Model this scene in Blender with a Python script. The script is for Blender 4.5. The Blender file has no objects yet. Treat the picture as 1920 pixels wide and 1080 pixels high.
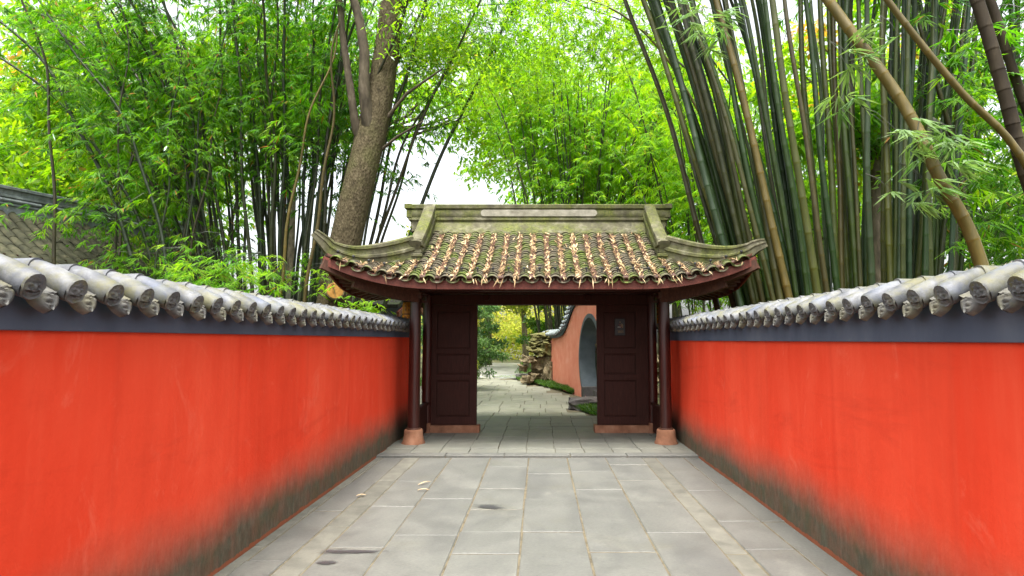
import bpy, bmesh, math, random
import numpy as np
from mathutils import Vector, Matrix, noise
R = math.radians
random.seed(7)
rng = np.random.default_rng(11)
S = bpy.context.scene
COL = S.collection

# ------------------------------------------------------------------ camera, sky, sun, exposure
cam = bpy.data.cameras.new('camera')
cam.sensor_width = 36.0
cam.lens = 36.0 * 1150 / 1920
cam.shift_x = -52 / 1920
cam.clip_start = 0.05
cam.clip_end = 600
co = bpy.data.objects.new('camera', cam)
co.location = (0, 0, 1.65)
co.rotation_euler = (R(90) + math.atan(97 / 1150), 0, 0)
COL.objects.link(co)
S.camera = co

SUN_EL, SUN_AZ = 70, 184          # azimuth clockwise from +Y; the veiled sun stands almost overhead, a little behind the camera
w = bpy.data.worlds.new('World'); S.world = w; w.use_nodes = True
nt = w.node_tree; nt.nodes.clear()
sky = nt.nodes.new('ShaderNodeTexSky'); sky.sky_type = 'NISHITA'; sky.sun_disc = False
sky.sun_elevation = R(SUN_EL); sky.sun_rotation = R(SUN_AZ)
sky.air_density = 1.0; sky.dust_density = 6.0; sky.ozone_density = 1.0
hs = nt.nodes.new('ShaderNodeHueSaturation'); hs.inputs['Saturation'].default_value = 0.22
bg = nt.nodes.new('ShaderNodeBackground'); bg.inputs['Strength'].default_value = 0.15
wo = nt.nodes.new('ShaderNodeOutputWorld')
nt.links.new(sky.outputs[0], hs.inputs['Color']); nt.links.new(hs.outputs[0], bg.inputs[0]); nt.links.new(bg.outputs[0], wo.inputs[0])
sl = bpy.data.lights.new('sun', 'SUN'); sl.energy = 1.4; sl.angle = R(22); sl.color = (1.0, 0.95, 0.86)
so = bpy.data.objects.new('sun', sl); COL.objects.link(so)
d = Vector((math.sin(R(SUN_AZ)) * math.cos(R(SUN_EL)), math.cos(R(SUN_AZ)) * math.cos(R(SUN_EL)), math.sin(R(SUN_EL))))
so.rotation_euler = d.to_track_quat('Z', 'Y').to_euler()
so.location = d * 60
vs = S.view_settings
vs.view_transform = 'Standard'; vs.look = 'None'; vs.gamma = 1.0; vs.use_curve_mapping = False
vs.exposure = 1.95
S.render.engine = 'CYCLES'
c = S.cycles
c.max_bounces = 8; c.diffuse_bounces = 4; c.glossy_bounces = 2; c.transmission_bounces = 5; c.transparent_max_bounces = 4
c.caustics_reflective = False; c.caustics_refractive = False
c.use_denoising = True
try: c.denoiser = 'OPENIMAGEDENOISE'
except Exception: pass

# ------------------------------------------------------------------ materials
class NB:
    """a small node builder"""
    def __init__(s, name):
        m = bpy.data.materials.new(name); m.use_nodes = True
        s.m = m; s.t = m.node_tree; s.t.nodes.clear()
        s.out = s.n('ShaderNodeOutputMaterial')
    def n(s, t, **k):
        x = s.t.nodes.new(t)
        for a, b in k.items(): setattr(x, a, b)
        return x
    def l(s, a, b): s.t.links.new(a, b)
    def pos(s):
        g = s.n('ShaderNodeNewGeometry'); return g.outputs['Position']
    def objco(s):
        g = s.n('ShaderNodeTexCoord'); return g.outputs['Object']
    def mapv(s, v, scale=(1, 1, 1), rot=(0, 0, 0), loc=(0, 0, 0)):
        x = s.n('ShaderNodeMapping'); x.inputs['Scale'].default_value = scale; x.inputs['Rotation'].default_value = rot
        x.inputs['Location'].default_value = loc
        s.l(v, x.inputs[0]); return x.outputs[0]
    def noise(s, v, scale, detail=4, rough=.55, dist=0.0):
        x = s.n('ShaderNodeTexNoise'); x.inputs['Scale'].default_value = scale; x.inputs['Detail'].default_value = detail
        x.inputs['Roughness'].default_value = rough; x.inputs['Distortion'].default_value = dist
        s.l(v, x.inputs['Vector']); return x.outputs['Fac']
    def ramp(s, f, stops, interp='LINEAR'):
        x = s.n('ShaderNodeValToRGB'); e = x.color_ramp.elements; x.color_ramp.interpolation = interp
        while len(e) < len(stops): e.new(0.5)
        for i, (p, col) in enumerate(stops):
            e[i].position = p; e[i].color = (*col, 1) if len(col) == 3 else col
        s.l(f, x.inputs[0]); return x.outputs['Color']
    def mix(s, f, a, b, mode='MIX'):
        x = s.n('ShaderNodeMix', data_type='RGBA', blend_type=mode)
        for sock, v in ((x.inputs[0], f), (x.inputs[6], a), (x.inputs[7], b)):
            if isinstance(v, (int, float)): sock.default_value = v
            elif isinstance(v, tuple): sock.default_value = (*v, 1)
            else: s.l(v, sock)
        return x.outputs[2]
    def math(s, op, a, b=0.0, clamp=False):
        x = s.n('ShaderNodeMath', operation=op); x.use_clamp = clamp
        for i, v in enumerate((a, b)):
            if isinstance(v, (int, float)): x.inputs[i].default_value = v
            else: s.l(v, x.inputs[i])
        return x.outputs[0]
    def sep(s, v):
        x = s.n('ShaderNodeSeparateXYZ'); s.l(v, x.inputs[0]); return x.outputs
    def bump(s, h, strength=.3, dist=.02):
        x = s.n('ShaderNodeBump'); x.inputs['Strength'].default_value = strength; x.inputs['Distance'].default_value = dist
        s.l(h, x.inputs['Height']); return x.outputs[0]
    def rnd(s):
        return s.n('ShaderNodeObjectInfo').outputs['Random']
    def attr(s, name):
        x = s.n('ShaderNodeAttribute'); x.attribute_name = name; return x.outputs['Fac']
    def principled(s, col, rough=.7, normal=None, spec=.3):
        p = s.n('ShaderNodeBsdfPrincipled')
        if isinstance(col, tuple): p.inputs['Base Color'].default_value = (*col, 1)
        else: s.l(col, p.inputs['Base Color'])
        if isinstance(rough, (int, float)): p.inputs['Roughness'].default_value = rough
        else: s.l(rough, p.inputs['Roughness'])
        p.inputs['Specular IOR Level'].default_value = spec
        if normal is not None: s.l(normal, p.inputs['Normal'])
        s.l(p.outputs[0], s.out.inputs[0]); return s.m

def mat_plaster():
    b = NB('red_plaster'); P = b.pos(); z = b.sep(P)[2]
    st = b.mapv(P, (1.2, 1.2, .35)); v1 = b.noise(st, 1.6, 6, .6, .3)
    red = b.ramp(v1, [(.28, (.62, .040, .012)), (.5, (.70, .050, .017)), (.68, (.73, .066, .026)), (.85, (.74, .11, .055))])
    streak = b.noise(b.mapv(P, (9, 9, .5)), 2.0, 4, .6)
    red = b.mix(b.math('MULTIPLY', b.ramp(streak, [(.50, (0, 0, 0)), (.8, (1, 1, 1))]), .10), red, (.80, .17, .085))
    big = b.noise(b.mapv(P, (.5, .5, 2.4)), 1.1, 5, .65, .8)
    red = b.mix(b.math('MULTIPLY', b.ramp(big, [(.56, (0, 0, 0)), (.74, (1, 1, 1))]), .45), red, (.46, .022, .007))
    # dampness and moss rising from the foot of the wall
    edge = b.noise(b.mapv(P, (1.0, 1.0, 1.0)), 1.3, 5, .55)
    low = b.noise(b.mapv(P, (.35, .35, .1)), 1.0, 2, .5)
    scr = b.noise(b.mapv(P, (16, 16, 1.6)), 2.0, 5, .65)
    hgt = b.math('ADD', b.math('ADD', b.math('MULTIPLY', edge, .32), b.math('MULTIPLY', low, .10)), b.math('ADD', b.math('MULTIPLY', scr, .06), .17))
    f = b.math('SUBTRACT', hgt, z)
    fade = b.ramp(b.math('ADD', b.math('MULTIPLY', f, 1.45), .40), [(.10, (0, 0, 0)), (.34, (.24, .24, .24)), (.56, (.70, .70, .70)), (.74, (1, 1, 1))])
    fade = b.math('MULTIPLY', fade, b.ramp(b.noise(b.mapv(P, (1, 1, .6)), 6, 8, .75), [(.25, (.86, .86, .86)), (.60, (1, 1, 1))]))
    pinkf = b.ramp(b.math('ADD', b.math('MULTIPLY', f, 1.3), .58), [(.25, (0, 0, 0)), (.5, (.28, .28, .28)), (.8, (.6, .6, .6))])
    fine = b.noise(b.mapv(P, (1, 1, .4)), 22, 6, .7)
    mosscol = b.ramp(fine, [(.3, (.056, .057, .038)), (.55, (.090, .088, .060)), (.75, (.125, .118, .084))])
    mosscol = b.mix(b.math('MULTIPLY', b.ramp(b.noise(P, 5, 3), [(.45, (0, 0, 0)), (.7, (1, 1, 1))]), .5), mosscol, (.062, .066, .030))
    col = b.mix(pinkf, red, b.ramp(fine, [(.35, (.42, .07, .035)), (.7, (.52, .15, .09))]))
    col = b.mix(fade, col, mosscol)
    # a line of old red paint left at the very foot
    ft = b.math('LESS_THAN', z, b.math('ADD', b.math('MULTIPLY', b.noise(b.mapv(P, (1, 1, .1)), 7, 7, .8), .085), -.014))
    col = b.mix(b.math('MULTIPLY', ft, .6), col, (.34, .085, .035))
    # rubbed pale patches, thin vertical day joints and rain streaks in the lime wash
    rub = b.ramp(b.noise(b.mapv(P, (1, 1, .7)), 2.4, 9, .72, 1.2), [(.58, (0, 0, 0)), (.72, (1, 1, 1))])
    col = b.mix(b.math('MULTIPLY', b.math('MULTIPLY', rub, .38), b.math('SUBTRACT', 1.0, fade, True)), col, (.76, .17, .10))
    yv = b.math('ADD', b.sep(P)[1], b.math('MULTIPLY', b.noise(P, 1.5, 3), .10))
    dj = b.math('ABSOLUTE', b.math('SUBTRACT', b.math('FRACT', b.math('DIVIDE', yv, 1.37)), .5))
    djm = b.ramp(dj, [(.0, (1, 1, 1)), (.035, (0, 0, 0))])
    inv = b.math('SUBTRACT', 1.0, fade, True)
    col = b.mix(b.math('MULTIPLY', b.math('MULTIPLY', djm, .14), inv), col, (.42, .022, .008))
    wide = b.ramp(b.math('FRACT', b.math('DIVIDE', b.math('ADD', yv, .685), 2.74)), [(.0, (0, 0, 0)), (.48, (0, 0, 0)), (.52, (1, 1, 1)), (.98, (1, 1, 1)), (1.0, (0, 0, 0))])
    col = b.mix(b.math('MULTIPLY', b.math('MULTIPLY', wide, .10), inv), col, (.80, .13, .06))
    pits = b.ramp(b.noise(P, 95, 3, .6), [(.70, (0, 0, 0)), (.78, (1, 1, 1))])
    col = b.mix(b.math('MULTIPLY', pits, .25), col, (.35, .03, .015))
    # hairline scratches and chips
    chips = b.ramp(b.noise(b.mapv(P, (1, 1, 1.0)), 14, 8, .8), [(.735, (0, 0, 0)), (.77, (1, 1, 1))])
    col = b.mix(b.math('MULTIPLY', chips, .45), col, (.72, .30, .18))
    h = b.math('ADD', b.math('MULTIPLY', b.noise(P, 3.0, 5), 1.0), b.math('MULTIPLY', b.noise(P, 45, 5), .16))
    return b.principled(col, .78, b.bump(h, .35, .03), .2)

def mat_simple(name, stops, scale, rough=.7, bump=.3, bscale=None, vec='pos', stretch=(1, 1, 1), spec=.3, rndmix=0.0, dist=.01, detail=6):
    b = NB(name); P = b.pos() if vec == 'pos' else b.objco()
    Q = b.mapv(P, stretch)
    f = b.noise(Q, scale, detail, .6)
    if rndmix:
        f = b.math('ADD', f, b.math('MULTIPLY', b.math('SUBTRACT', b.rnd(), .5), rndmix))
    col = b.ramp(f, stops)
    h = b.noise(Q, bscale or scale * 4, 6, .65)
    return b.principled(col, rough, b.bump(h, bump, dist), spec)

def mat_leaf(name, stops, tstops, gloss=.12, tf=.5):
    b = NB(name); r = b.attr('rnd')
    dc = b.ramp(r, stops); tc = b.ramp(r, tstops)
    d1 = b.n('ShaderNodeBsdfDiffuse'); b.l(dc, d1.inputs[0])
    t1 = b.n('ShaderNodeBsdfTranslucent'); b.l(tc, t1.inputs[0])
    m1 = b.n('ShaderNodeMixShader'); m1.inputs[0].default_value = tf; b.l(d1.outputs[0], m1.inputs[1]); b.l(t1.outputs[0], m1.inputs[2])
    g1 = b.n('ShaderNodeBsdfGlossy'); g1.inputs['Roughness'].default_value = .45; g1.inputs[0].default_value = (.8, .9, .9, 1)
    fr = b.n('ShaderNodeFresnel'); fr.inputs[0].default_value = 1.35
    m2 = b.n('ShaderNodeMixShader'); b.l(b.math('MULTIPLY', fr.outputs[0], gloss * 2.0), m2.inputs[0])
    b.l(m1.outputs[0], m2.inputs[1]); b.l(g1.outputs[0], m2.inputs[2])
    b.l(m2.outputs[0], b.out.inputs[0]); return b.m

def mat_culm(name, cols):
    b = NB(name); r = b.rnd(); n = len(cols)
    base = b.ramp(r, [((i + .5) / n, cc) for i, cc in enumerate(cols)])
    P = b.pos()
    v = b.noise(b.mapv(P, (6, 6, .8)), 3, 5, .65)
    dk_ = b.mix(1.0, base, (1.9, 1.7, 1.3), 'MULTIPLY')
    col = b.mix(b.math('MULTIPLY', b.ramp(v, [(.42, (0, 0, 0)), (.68, (1, 1, 1))]), .55), base, dk_)
    node = b.attr('node')
    col = b.mix(b.math('MULTIPLY', node, .7), col, b.mix(1.0, base, (2.6, 2.4, 2.6), 'MULTIPLY'))
    blot = b.ramp(b.noise(P, 7, 5, .7), [(.56, (0, 0, 0)), (.72, (1, 1, 1))])
    col = b.mix(b.math('MULTIPLY', blot, .5), col, (.05, .045, .02))
    return b.principled(col, .42, b.bump(b.noise(b.mapv(P, (20, 20, 1)), 4, 3), .08, .01), .4)

def mat_slab(name='paving_stone', tint=(1, 1, 1)):
    b = NB(name); P = b.pos(); r = b.rnd()
    off = b.n('ShaderNodeCombineXYZ'); b.l(b.math('MULTIPLY', r, 37.0), off.inputs[0]); b.l(b.math('MULTIPLY', r, 11.0), off.inputs[1])
    va = b.n('ShaderNodeVectorMath', operation='ADD'); b.l(P, va.inputs[0]); b.l(off.outputs[0], va.inputs[1]); Q = va.outputs[0]
    f = b.noise(Q, 2.2, 8, .62, .4)
    col = b.ramp(f, [(.25, (.070, .074, .066)), (.5, (.112, .116, .104)), (.72, (.155, .158, .138))])
    col = b.mix(b.math('MULTIPLY', b.ramp(r, [(0, (0, 0, 0)), (1, (1, 1, 1))]), .42), col, (.080, .084, .080))
    fine = b.noise(b.mapv(Q, (1, 2.2, 1)), 34, 6, .7)
    col = b.mix(.35, col, b.ramp(fine, [(.3, (.055, .056, .05)), (.7, (.19, .19, .165))]))
    moss = b.ramp(b.noise(P, 1.1, 6, .65), [(.56, (0, 0, 0)), (.72, (1, 1, 1))])
    col = b.mix(b.math('MULTIPLY', moss, .3), col, (.115, .110, .070))
    spots = b.ramp(b.noise(Q, 9, 5, .7), [(.62, (0, 0, 0)), (.74, (1, 1, 1))])
    col = b.mix(b.math('MULTIPLY', spots, .35), col, (.05, .05, .045))
    wash = b.ramp(b.noise(b.mapv(P, (1, .45, 1)), 1.7, 7, .68, .6), [(.36, (1, 1, 1)), (.52, (0, 0, 0))])
    col = b.mix(b.math('MULTIPLY', wash, .40), col, (.062, .064, .062))
    pale = b.ramp(b.noise(b.mapv(P, (1, .5, 1)), 2.3, 7, .7), [(.60, (0, 0, 0)), (.74, (1, 1, 1))])
    col = b.mix(b.math('MULTIPLY', pale, .38), col, (.22, .215, .18))
    col = b.mix(1.0, col, tint, 'MULTIPLY')
    rough = b.math('ADD', b.math('MULTIPLY', f, .35), .42)
    crack = b.noise(b.mapv(Q, (1, 2.5, 1)), 7, 9, .75)
    h = b.math('ADD', b.math('MULTIPLY', crack, .7), b.math('MULTIPLY', fine, .25))
    return b.principled(col, rough, b.bump(h, .4, .012), .35)

def mat_roof_tile():
    b = NB('mossy_roof_tile'); P = b.pos()
    f = b.noise(P, 26, 5, .6)
    col = b.ramp(f, [(.3, (.010, .009, .008)), (.55, (.026, .023, .019)), (.75, (.06, .052, .042))])
    m = b.ramp(b.noise(P, 2.6, 6, .68), [(.46, (0, 0, 0)), (.62, (1, 1, 1))])
    mc = b.ramp(b.noise(P, 40, 3), [(.35, (.020, .036, .004)), (.65, (.065, .092, .012))])
    col = b.mix(b.math('MULTIPLY', m, .55), col, mc)
    rim = b.attr('rim')
    col = b.mix(b.math('MULTIPLY', rim, .8), col, b.mix(m, (.15, .13, .09), (.13, .17, .035)))
    return b.principled(col, .85, b.bump(f, .3, .01), .2)

def mat_ridge(name, moss=.6, base=((.085, .080, .060), (.20, .185, .14), (.38, .36, .29))):
    b = NB(name); P = b.pos()
    f = b.noise(P, 6, 8, .65)
    col = b.ramp(f, [(.28, base[0]), (.52, base[1]), (.74, base[2])])
    m = b.ramp(b.noise(P, 2.1, 6, .7), [(.42, (0, 0, 0)), (.62, (1, 1, 1))])
    col = b.mix(b.math('MULTIPLY', m, moss), col, b.ramp(b.noise(P, 30, 3), [(.35, (.05, .065, .012)), (.7, (.15, .16, .035))]))
    dark = b.ramp(b.noise(b.mapv(P, (1, 1, .4)), 5, 6, .7), [(.58, (0, 0, 0)), (.72, (1, 1, 1))])
    col = b.mix(b.math('MULTIPLY', dark, .7), col, (.03, .03, .024))
    return b.principled(col, .85, b.bump(b.noise(P, 28, 6, .7), .35, .012), .2)

def mat_captile():
    b = NB('weathered_coping_tile'); P = b.pos()
    f = b.noise(P, 7, 7, .65)
    col = b.ramp(f, [(.25, (.036, .040, .046)), (.45, (.084, .088, .097)), (.70, (.20, .205, .21))])
    m = b.ramp(b.noise(P, 4.5, 6, .7), [(.46, (0, 0, 0)), (.62, (1, 1, 1))])
    col = b.mix(b.math('MULTIPLY', m, .75), col, (.115, .108, .038))
    g = b.ramp(b.noise(P, 11, 6, .75), [(.53, (0, 0, 0)), (.66, (1, 1, 1))])
    col = b.mix(b.math('MULTIPLY', g, .65), col, (.055, .06, .058))
    bl = b.ramp(b.noise(P, 3.3, 4, .6), [(.5, (0, 0, 0)), (.7, (1, 1, 1))])
    col = b.mix(b.math('MULTIPLY', bl, .5), col, (.10, .125, .19))
    return b.principled(col, .6, b.bump(b.noise(P, 45, 6, .7), .25, .01), .35)

def mat_face():
    b = NB('carved_tile_end'); P = b.pos()
    f = b.noise(P, 16, 6, .65); hi = b.attr('relief')
    col = b.ramp(f, [(.3, (.045, .047, .05)), (.6, (.12, .122, .12)), (.8, (.20, .185, .15))])
    m = b.ramp(b.noise(P, 5, 5, .7), [(.5, (0, 0, 0)), (.66, (1, 1, 1))])
    col = b.mix(b.math('MULTIPLY', m, .5), col, (.20, .19, .085))
    return b.principled(col, .7, b.bump(b.noise(P, 60, 4), .2, .006), .3)

def mat_dripface():
    b = NB('carved_drip_tile'); P = b.pos()
    f = b.noise(P, 14, 6, .65)
    col = b.ramp(f, [(.3, (.04, .041, .042)), (.55, (.105, .103, .095)), (.78, (.21, .205, .165))])
    m = b.ramp(b.noise(P, 5, 5, .7), [(.46, (0, 0, 0)), (.62, (1, 1, 1))])
    col = b.mix(b.math('MULTIPLY', m, .4), col, (.16, .148, .07))
    return b.principled(col, .7, b.bump(b.noise(P, 60, 4), .2, .006), .3)

def mat_wood(name, c0, c1, c2, rough=.5, grain=(1, 1, 12), spec=.35):
    b = NB(name); P = b.pos()
    g = b.noise(b.mapv(P, grain), 5, 6, .65, .4)
    col = b.ramp(g, [(.3, c0), (.55, c1), (.78, c2)])
    sc = b.ramp(b.noise(P, 17, 7, .8), [(.68, (0, 0, 0)), (.74, (1, 1, 1))])
    col = b.mix(b.math('MULTIPLY', sc, .22), col, (.30, .20, .15))
    return b.principled(col, rough, b.bump(g, .12, .01), spec)

def mat_bark():
    b = NB('tree_bark'); P = b.pos()
    v = b.n('ShaderNodeTexVoronoi'); v.inputs['Scale'].default_value = 20; b.l(b.mapv(P, (1.3, 1.3, .7)), v.inputs['Vector'])
    f = b.noise(b.mapv(P, (2.2, 2.2, .8)), 7, 8, .7)
    col = b.ramp(f, [(.3, (.030, .024, .014)), (.5, (.075, .060, .034)), (.72, (.14, .115, .07))])
    m = b.ramp(b.noise(P, 1.3, 4), [(.5, (0, 0, 0)), (.7, (1, 1, 1))])
    col = b.mix(b.math('MULTIPLY', m, .35), col, (.10, .11, .035))
    h = b.math('ADD', v.outputs['Distance'], b.math('MULTIPLY', f, 1.1))
    return b.principled(col, .9, b.bump(h, .55, .03), .15)

M = {}
M['plaster'] = mat_plaster()
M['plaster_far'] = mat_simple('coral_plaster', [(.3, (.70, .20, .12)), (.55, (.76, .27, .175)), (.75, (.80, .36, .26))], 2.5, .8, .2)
M['band'] = mat_simple('slate_render', [(.3, (.048, .060, .090)), (.55, (.070, .085, .120)), (.78, (.105, .120, .15))], 2.0, .75, .25, 20, stretch=(1, 1, .5))
M['captile'] = mat_captile(); M['face'] = mat_face(); M['dripface'] = mat_dripface()
M['mortar'] = mat_simple('mossy_mortar', [(.3, (.07, .065, .045)), (.55, (.17, .15, .085)), (.75, (.26, .24, .15))], 14, .9, .6, 40)
M['slab'] = mat_slab()
M['slab_mid'] = mat_slab('lightened_gate_flagstone', (1.3, 1.3, 1.22))  # paving stone, its colour lightened to make up for shade under the roof
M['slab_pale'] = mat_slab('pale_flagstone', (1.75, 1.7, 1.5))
M['joint'] = mat_simple('joint_sand', [(.3, (.06, .052, .034)), (.55, (.12, .102, .065)), (.75, (.17, .15, .10))], 9, .95, .5, 60)
M['strip'] = mat_simple('pale_edging_stone', [(.3, (.082, .082, .068)), (.55, (.120, .119, .098)), (.75, (.155, .152, .124))], 5, .8, .4, 45, rndmix=.15)
M['earth'] = mat_simple('earth', [(.3, (.028, .032, .012)), (.55, (.055, .058, .02)), (.75, (.10, .085, .04))], 1.2, .95, .6, 12)
M['lawn'] = mat_simple('lawn', [(.3, (.06, .11, .018)), (.6, (.13, .19, .035))], 1.4, .95, .5, 30)
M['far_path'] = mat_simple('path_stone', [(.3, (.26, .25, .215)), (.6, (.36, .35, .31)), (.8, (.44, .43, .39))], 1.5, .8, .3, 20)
M['tile'] = mat_roof_tile()
M['ridge'] = mat_ridge('mossy_ridge_stone', .9, ((.040, .037, .022), (.098, .092, .056), (.21, .198, .14)))
M['channel'] = mat_simple('dark_channel_tile', [(.3, (.016, .013, .009)), (.6, (.04, .032, .022)), (.8, (.08, .062, .04))], 12, .9, .5, 40)
M['tile_old'] = mat_simple('old_grey_green_tile', [(.3, (.018, .019, .010)), (.55, (.046, .046, .024)), (.75, (.10, .088, .052))], 5, .9, .4, 30)
M['ridge_pale'] = mat_ridge('pale_ridge_panel', .12, ((.13, .12, .09), (.24, .225, .18), (.36, .34, .28)))
M['ridge_blue'] = mat_ridge('blue_grey_ridge', .2, ((.09, .105, .115), (.21, .24, .255), (.36, .40, .42)))
M['redwood'] = mat_wood('red_brown_timber', (.075, .016, .009), (.125, .028, .016), (.18, .05, .03), .55, (8, 1.5, 8))
M['column'] = mat_wood('maroon_painted_column', (.022, .0060, .0045), (.038, .010, .0075), (.06, .017, .012), .32, (6, 6, .7), .5)
M['darkwood'] = mat_wood('dark_maroon_joinery', (.025, .0090, .0062), (.040, .0135, .0096), (.058, .021, .015), .6, (10, 10, 1), .15)
M['rafter'] = mat_wood('brown_rafter_wood', (.035, .013, .007), (.07, .028, .015), (.12, .055, .032), .6, (6, 6, 3))
M['plinth'] = mat_simple('tan_sandstone', [(.28, (.14, .062, .034)), (.52, (.25, .118, .066)), (.76, (.34, .185, .115))], 6, .85, .4, 40)
M['bark'] = mat_bark()
M['bark_thin'] = mat_simple('grey_bark', [(.3, (.035, .028, .018)), (.55, (.085, .068, .045)), (.75, (.15, .125, .09))], 8, .9, .5, 30, stretch=(1, 1, .4))
M['bark_pale'] = mat_simple('pale_bark', [(.3, (.12, .09, .055)), (.55, (.22, .175, .115)), (.75, (.32, .27, .19))], 8, .9, .5, 30, stretch=(1, 1, .4))
M['cutwood'] = mat_simple('sawn_wood', [(.3, (.16, .07, .012)), (.55, (.30, .15, .03)), (.75, (.40, .24, .06))], 9, .8, .4, 40)
M['culm_big'] = mat_culm('giant_bamboo_culm', [(.009, .026, .004), (.020, .042, .006), (.011, .030, .013), (.046, .052, .008), (.013, .032, .004), (.036, .032, .008), (.007, .020, .006), (.030, .042, .006)])
M['culm_dark'] = mat_culm('dark_bamboo_culm', [(.010, .020, .006), (.016, .026, .008), (.024, .022, .010), (.012, .022, .007), (.036, .028, .012), (.016, .018, .008)])
M['culm_brown'] = mat_culm('brown_bamboo_culm', [(.072, .056, .013), (.095, .074, .016), (.055, .043, .012)])
M['culm_bigdark'] = mat_simple('dark_brown_stem', [(.3, (.014, .010, .006)), (.55, (.032, .024, .014)), (.75, (.06, .046, .028))], 6, .75, .3, 30, stretch=(1, 1, .3), spec=.15)
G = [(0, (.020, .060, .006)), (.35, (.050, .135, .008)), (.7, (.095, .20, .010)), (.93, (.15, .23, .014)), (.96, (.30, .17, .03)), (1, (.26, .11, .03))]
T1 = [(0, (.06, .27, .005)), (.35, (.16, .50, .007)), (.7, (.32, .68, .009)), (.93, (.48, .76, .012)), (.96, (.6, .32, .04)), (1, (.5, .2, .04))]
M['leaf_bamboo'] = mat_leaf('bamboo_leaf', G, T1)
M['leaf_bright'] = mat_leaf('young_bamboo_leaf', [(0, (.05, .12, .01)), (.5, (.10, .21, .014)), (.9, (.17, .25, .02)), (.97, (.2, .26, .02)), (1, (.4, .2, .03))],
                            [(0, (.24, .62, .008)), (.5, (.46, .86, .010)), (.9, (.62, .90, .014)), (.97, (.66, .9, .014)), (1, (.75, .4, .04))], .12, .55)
M['leaf_tree'] = mat_leaf('broad_leaf', [(0, (.025, .06, .012)), (.5, (.06, .12, .018)), (1, (.12, .17, .025))], [(0, (.08, .25, .02)), (.5, (.22, .45, .02)), (1, (.45, .6, .03))], .12, .5)
M['leaf_yellow'] = mat_leaf('yellow_green_leaf', [(0, (.14, .19, .025)), (.5, (.28, .30, .05)), (1, (.42, .38, .08))], [(0, (.5, .66, .04)), (.5, (.78, .82, .10)), (1, (.92, .82, .16))], .1, .55)
M['leaf_blue'] = mat_leaf('blue_green_leaf', [(0, (.04, .09, .026)), (.5, (.09, .165, .05)), (1, (.15, .23, .075))], [(0, (.10, .28, .05)), (.5, (.22, .46, .08)), (1, (.36, .58, .10))], .18, .4)
M['grass'] = mat_leaf('border_grass', [(0, (.02, .06, .012)), (.6, (.05, .12, .02)), (1, (.11, .18, .03))], [(0, (.08, .25, .02)), (.6, (.16, .38, .03)), (1, (.3, .5, .04))], .1, .35)
M['litter'] = mat_leaf('dry_leaf', [(0, (.14, .088, .045)), (.5, (.37, .26, .14)), (1, (.60, .46, .28))], [(0, (.15, .07, .03)), (1, (.4, .26, .12))], .05, .2)
M['rock'] = mat_simple('rockery_stone', [(.28, (.045, .036, .02)), (.5, (.16, .125, .07)), (.74, (.30, .25, .155))], 3.5, .9, .8, 14, dist=.05)
M['rock_moss'] = mat_simple('mossy_stone', [(.28, (.03, .03, .014)), (.5, (.11, .10, .035)), (.74, (.19, .19, .07))], 3.5, .9, .8, 14, dist=.05)
M['boulder'] = mat_simple('dark_boulder', [(.3, (.04, .036, .036)), (.6, (.09, .08, .078)), (.8, (.14, .125, .115))], 3.5, .75, .5, 14, dist=.03)
M['grey_rim'] = mat_simple('grey_moon_gate_stone', [(.3, (.055, .068, .080)), (.6, (.090, .108, .122)), (.8, (.14, .155, .165))], 3, .75, .2, 25)
M['white_wall'] = mat_simple('whitewash', [(.3, (.30, .31, .31)), (.6, (.42, .43, .43))], 2, .85, .2)
M['slate_wall'] = mat_simple('dark_blue_render', [(.3, (.035, .048, .080)), (.6, (.055, .072, .11))], 1.5, .8, .2)
M['amber'] = mat_wood('amber_lantern_panel', (.32, .10, .008), (.48, .17, .012), (.60, .25, .03), .5, (14, 14, 2))
M['black'] = mat_simple('black_iron', [(.3, (.012, .012, .013)), (.7, (.03, .03, .03))], 8, .55, .1)
M['plaque'] = mat_simple('black_plaque', [(.3, (.008, .008, .007)), (.7, (.016, .014, .012))], 8, .35, .1)
M['gold'] = mat_simple('gilt_lettering', [(.3, (.26, .17, .06)), (.7, (.36, .25, .10))], 20, .5, .1)
M['white_mark'] = mat_simple('white_lettering', [(.3, (.42, .40, .36)), (.7, (.5, .48, .44))], 20, .6, .1)
M['redmark'] = mat_simple('red_print', [(.3, (.22, .03, .015)), (.7, (.3, .05, .03))], 20, .6, .1)
def mat_wet():
    b = NB('wet_stain'); P = b.pos()
    n1 = b.noise(b.mapv(P, (.35, 2.2, 1)), 11, 9, .72, .4)
    f = b.math('ADD', b.attr('edge'), b.math('MULTIPLY', b.math('SUBTRACT', n1, .52), 3.4))
    al = b.ramp(f, [(.30, (0, 0, 0)), (.48, (1, 1, 1))])
    p = b.n('ShaderNodeBsdfPrincipled'); p.inputs['Base Color'].default_value = (.038, .039, .042, 1); p.inputs['Roughness'].default_value = .45
    b.l(b.math('MULTIPLY', al, .85), p.inputs['Alpha']); b.l(p.outputs[0], b.out.inputs[0]); return b.m
M['wet'] = mat_wet()
M['water'] = mat_simple('pale_water', [(.3, (.30, .34, .38)), (.7, (.4, .44, .46))], 2, .15, .05)

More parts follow.
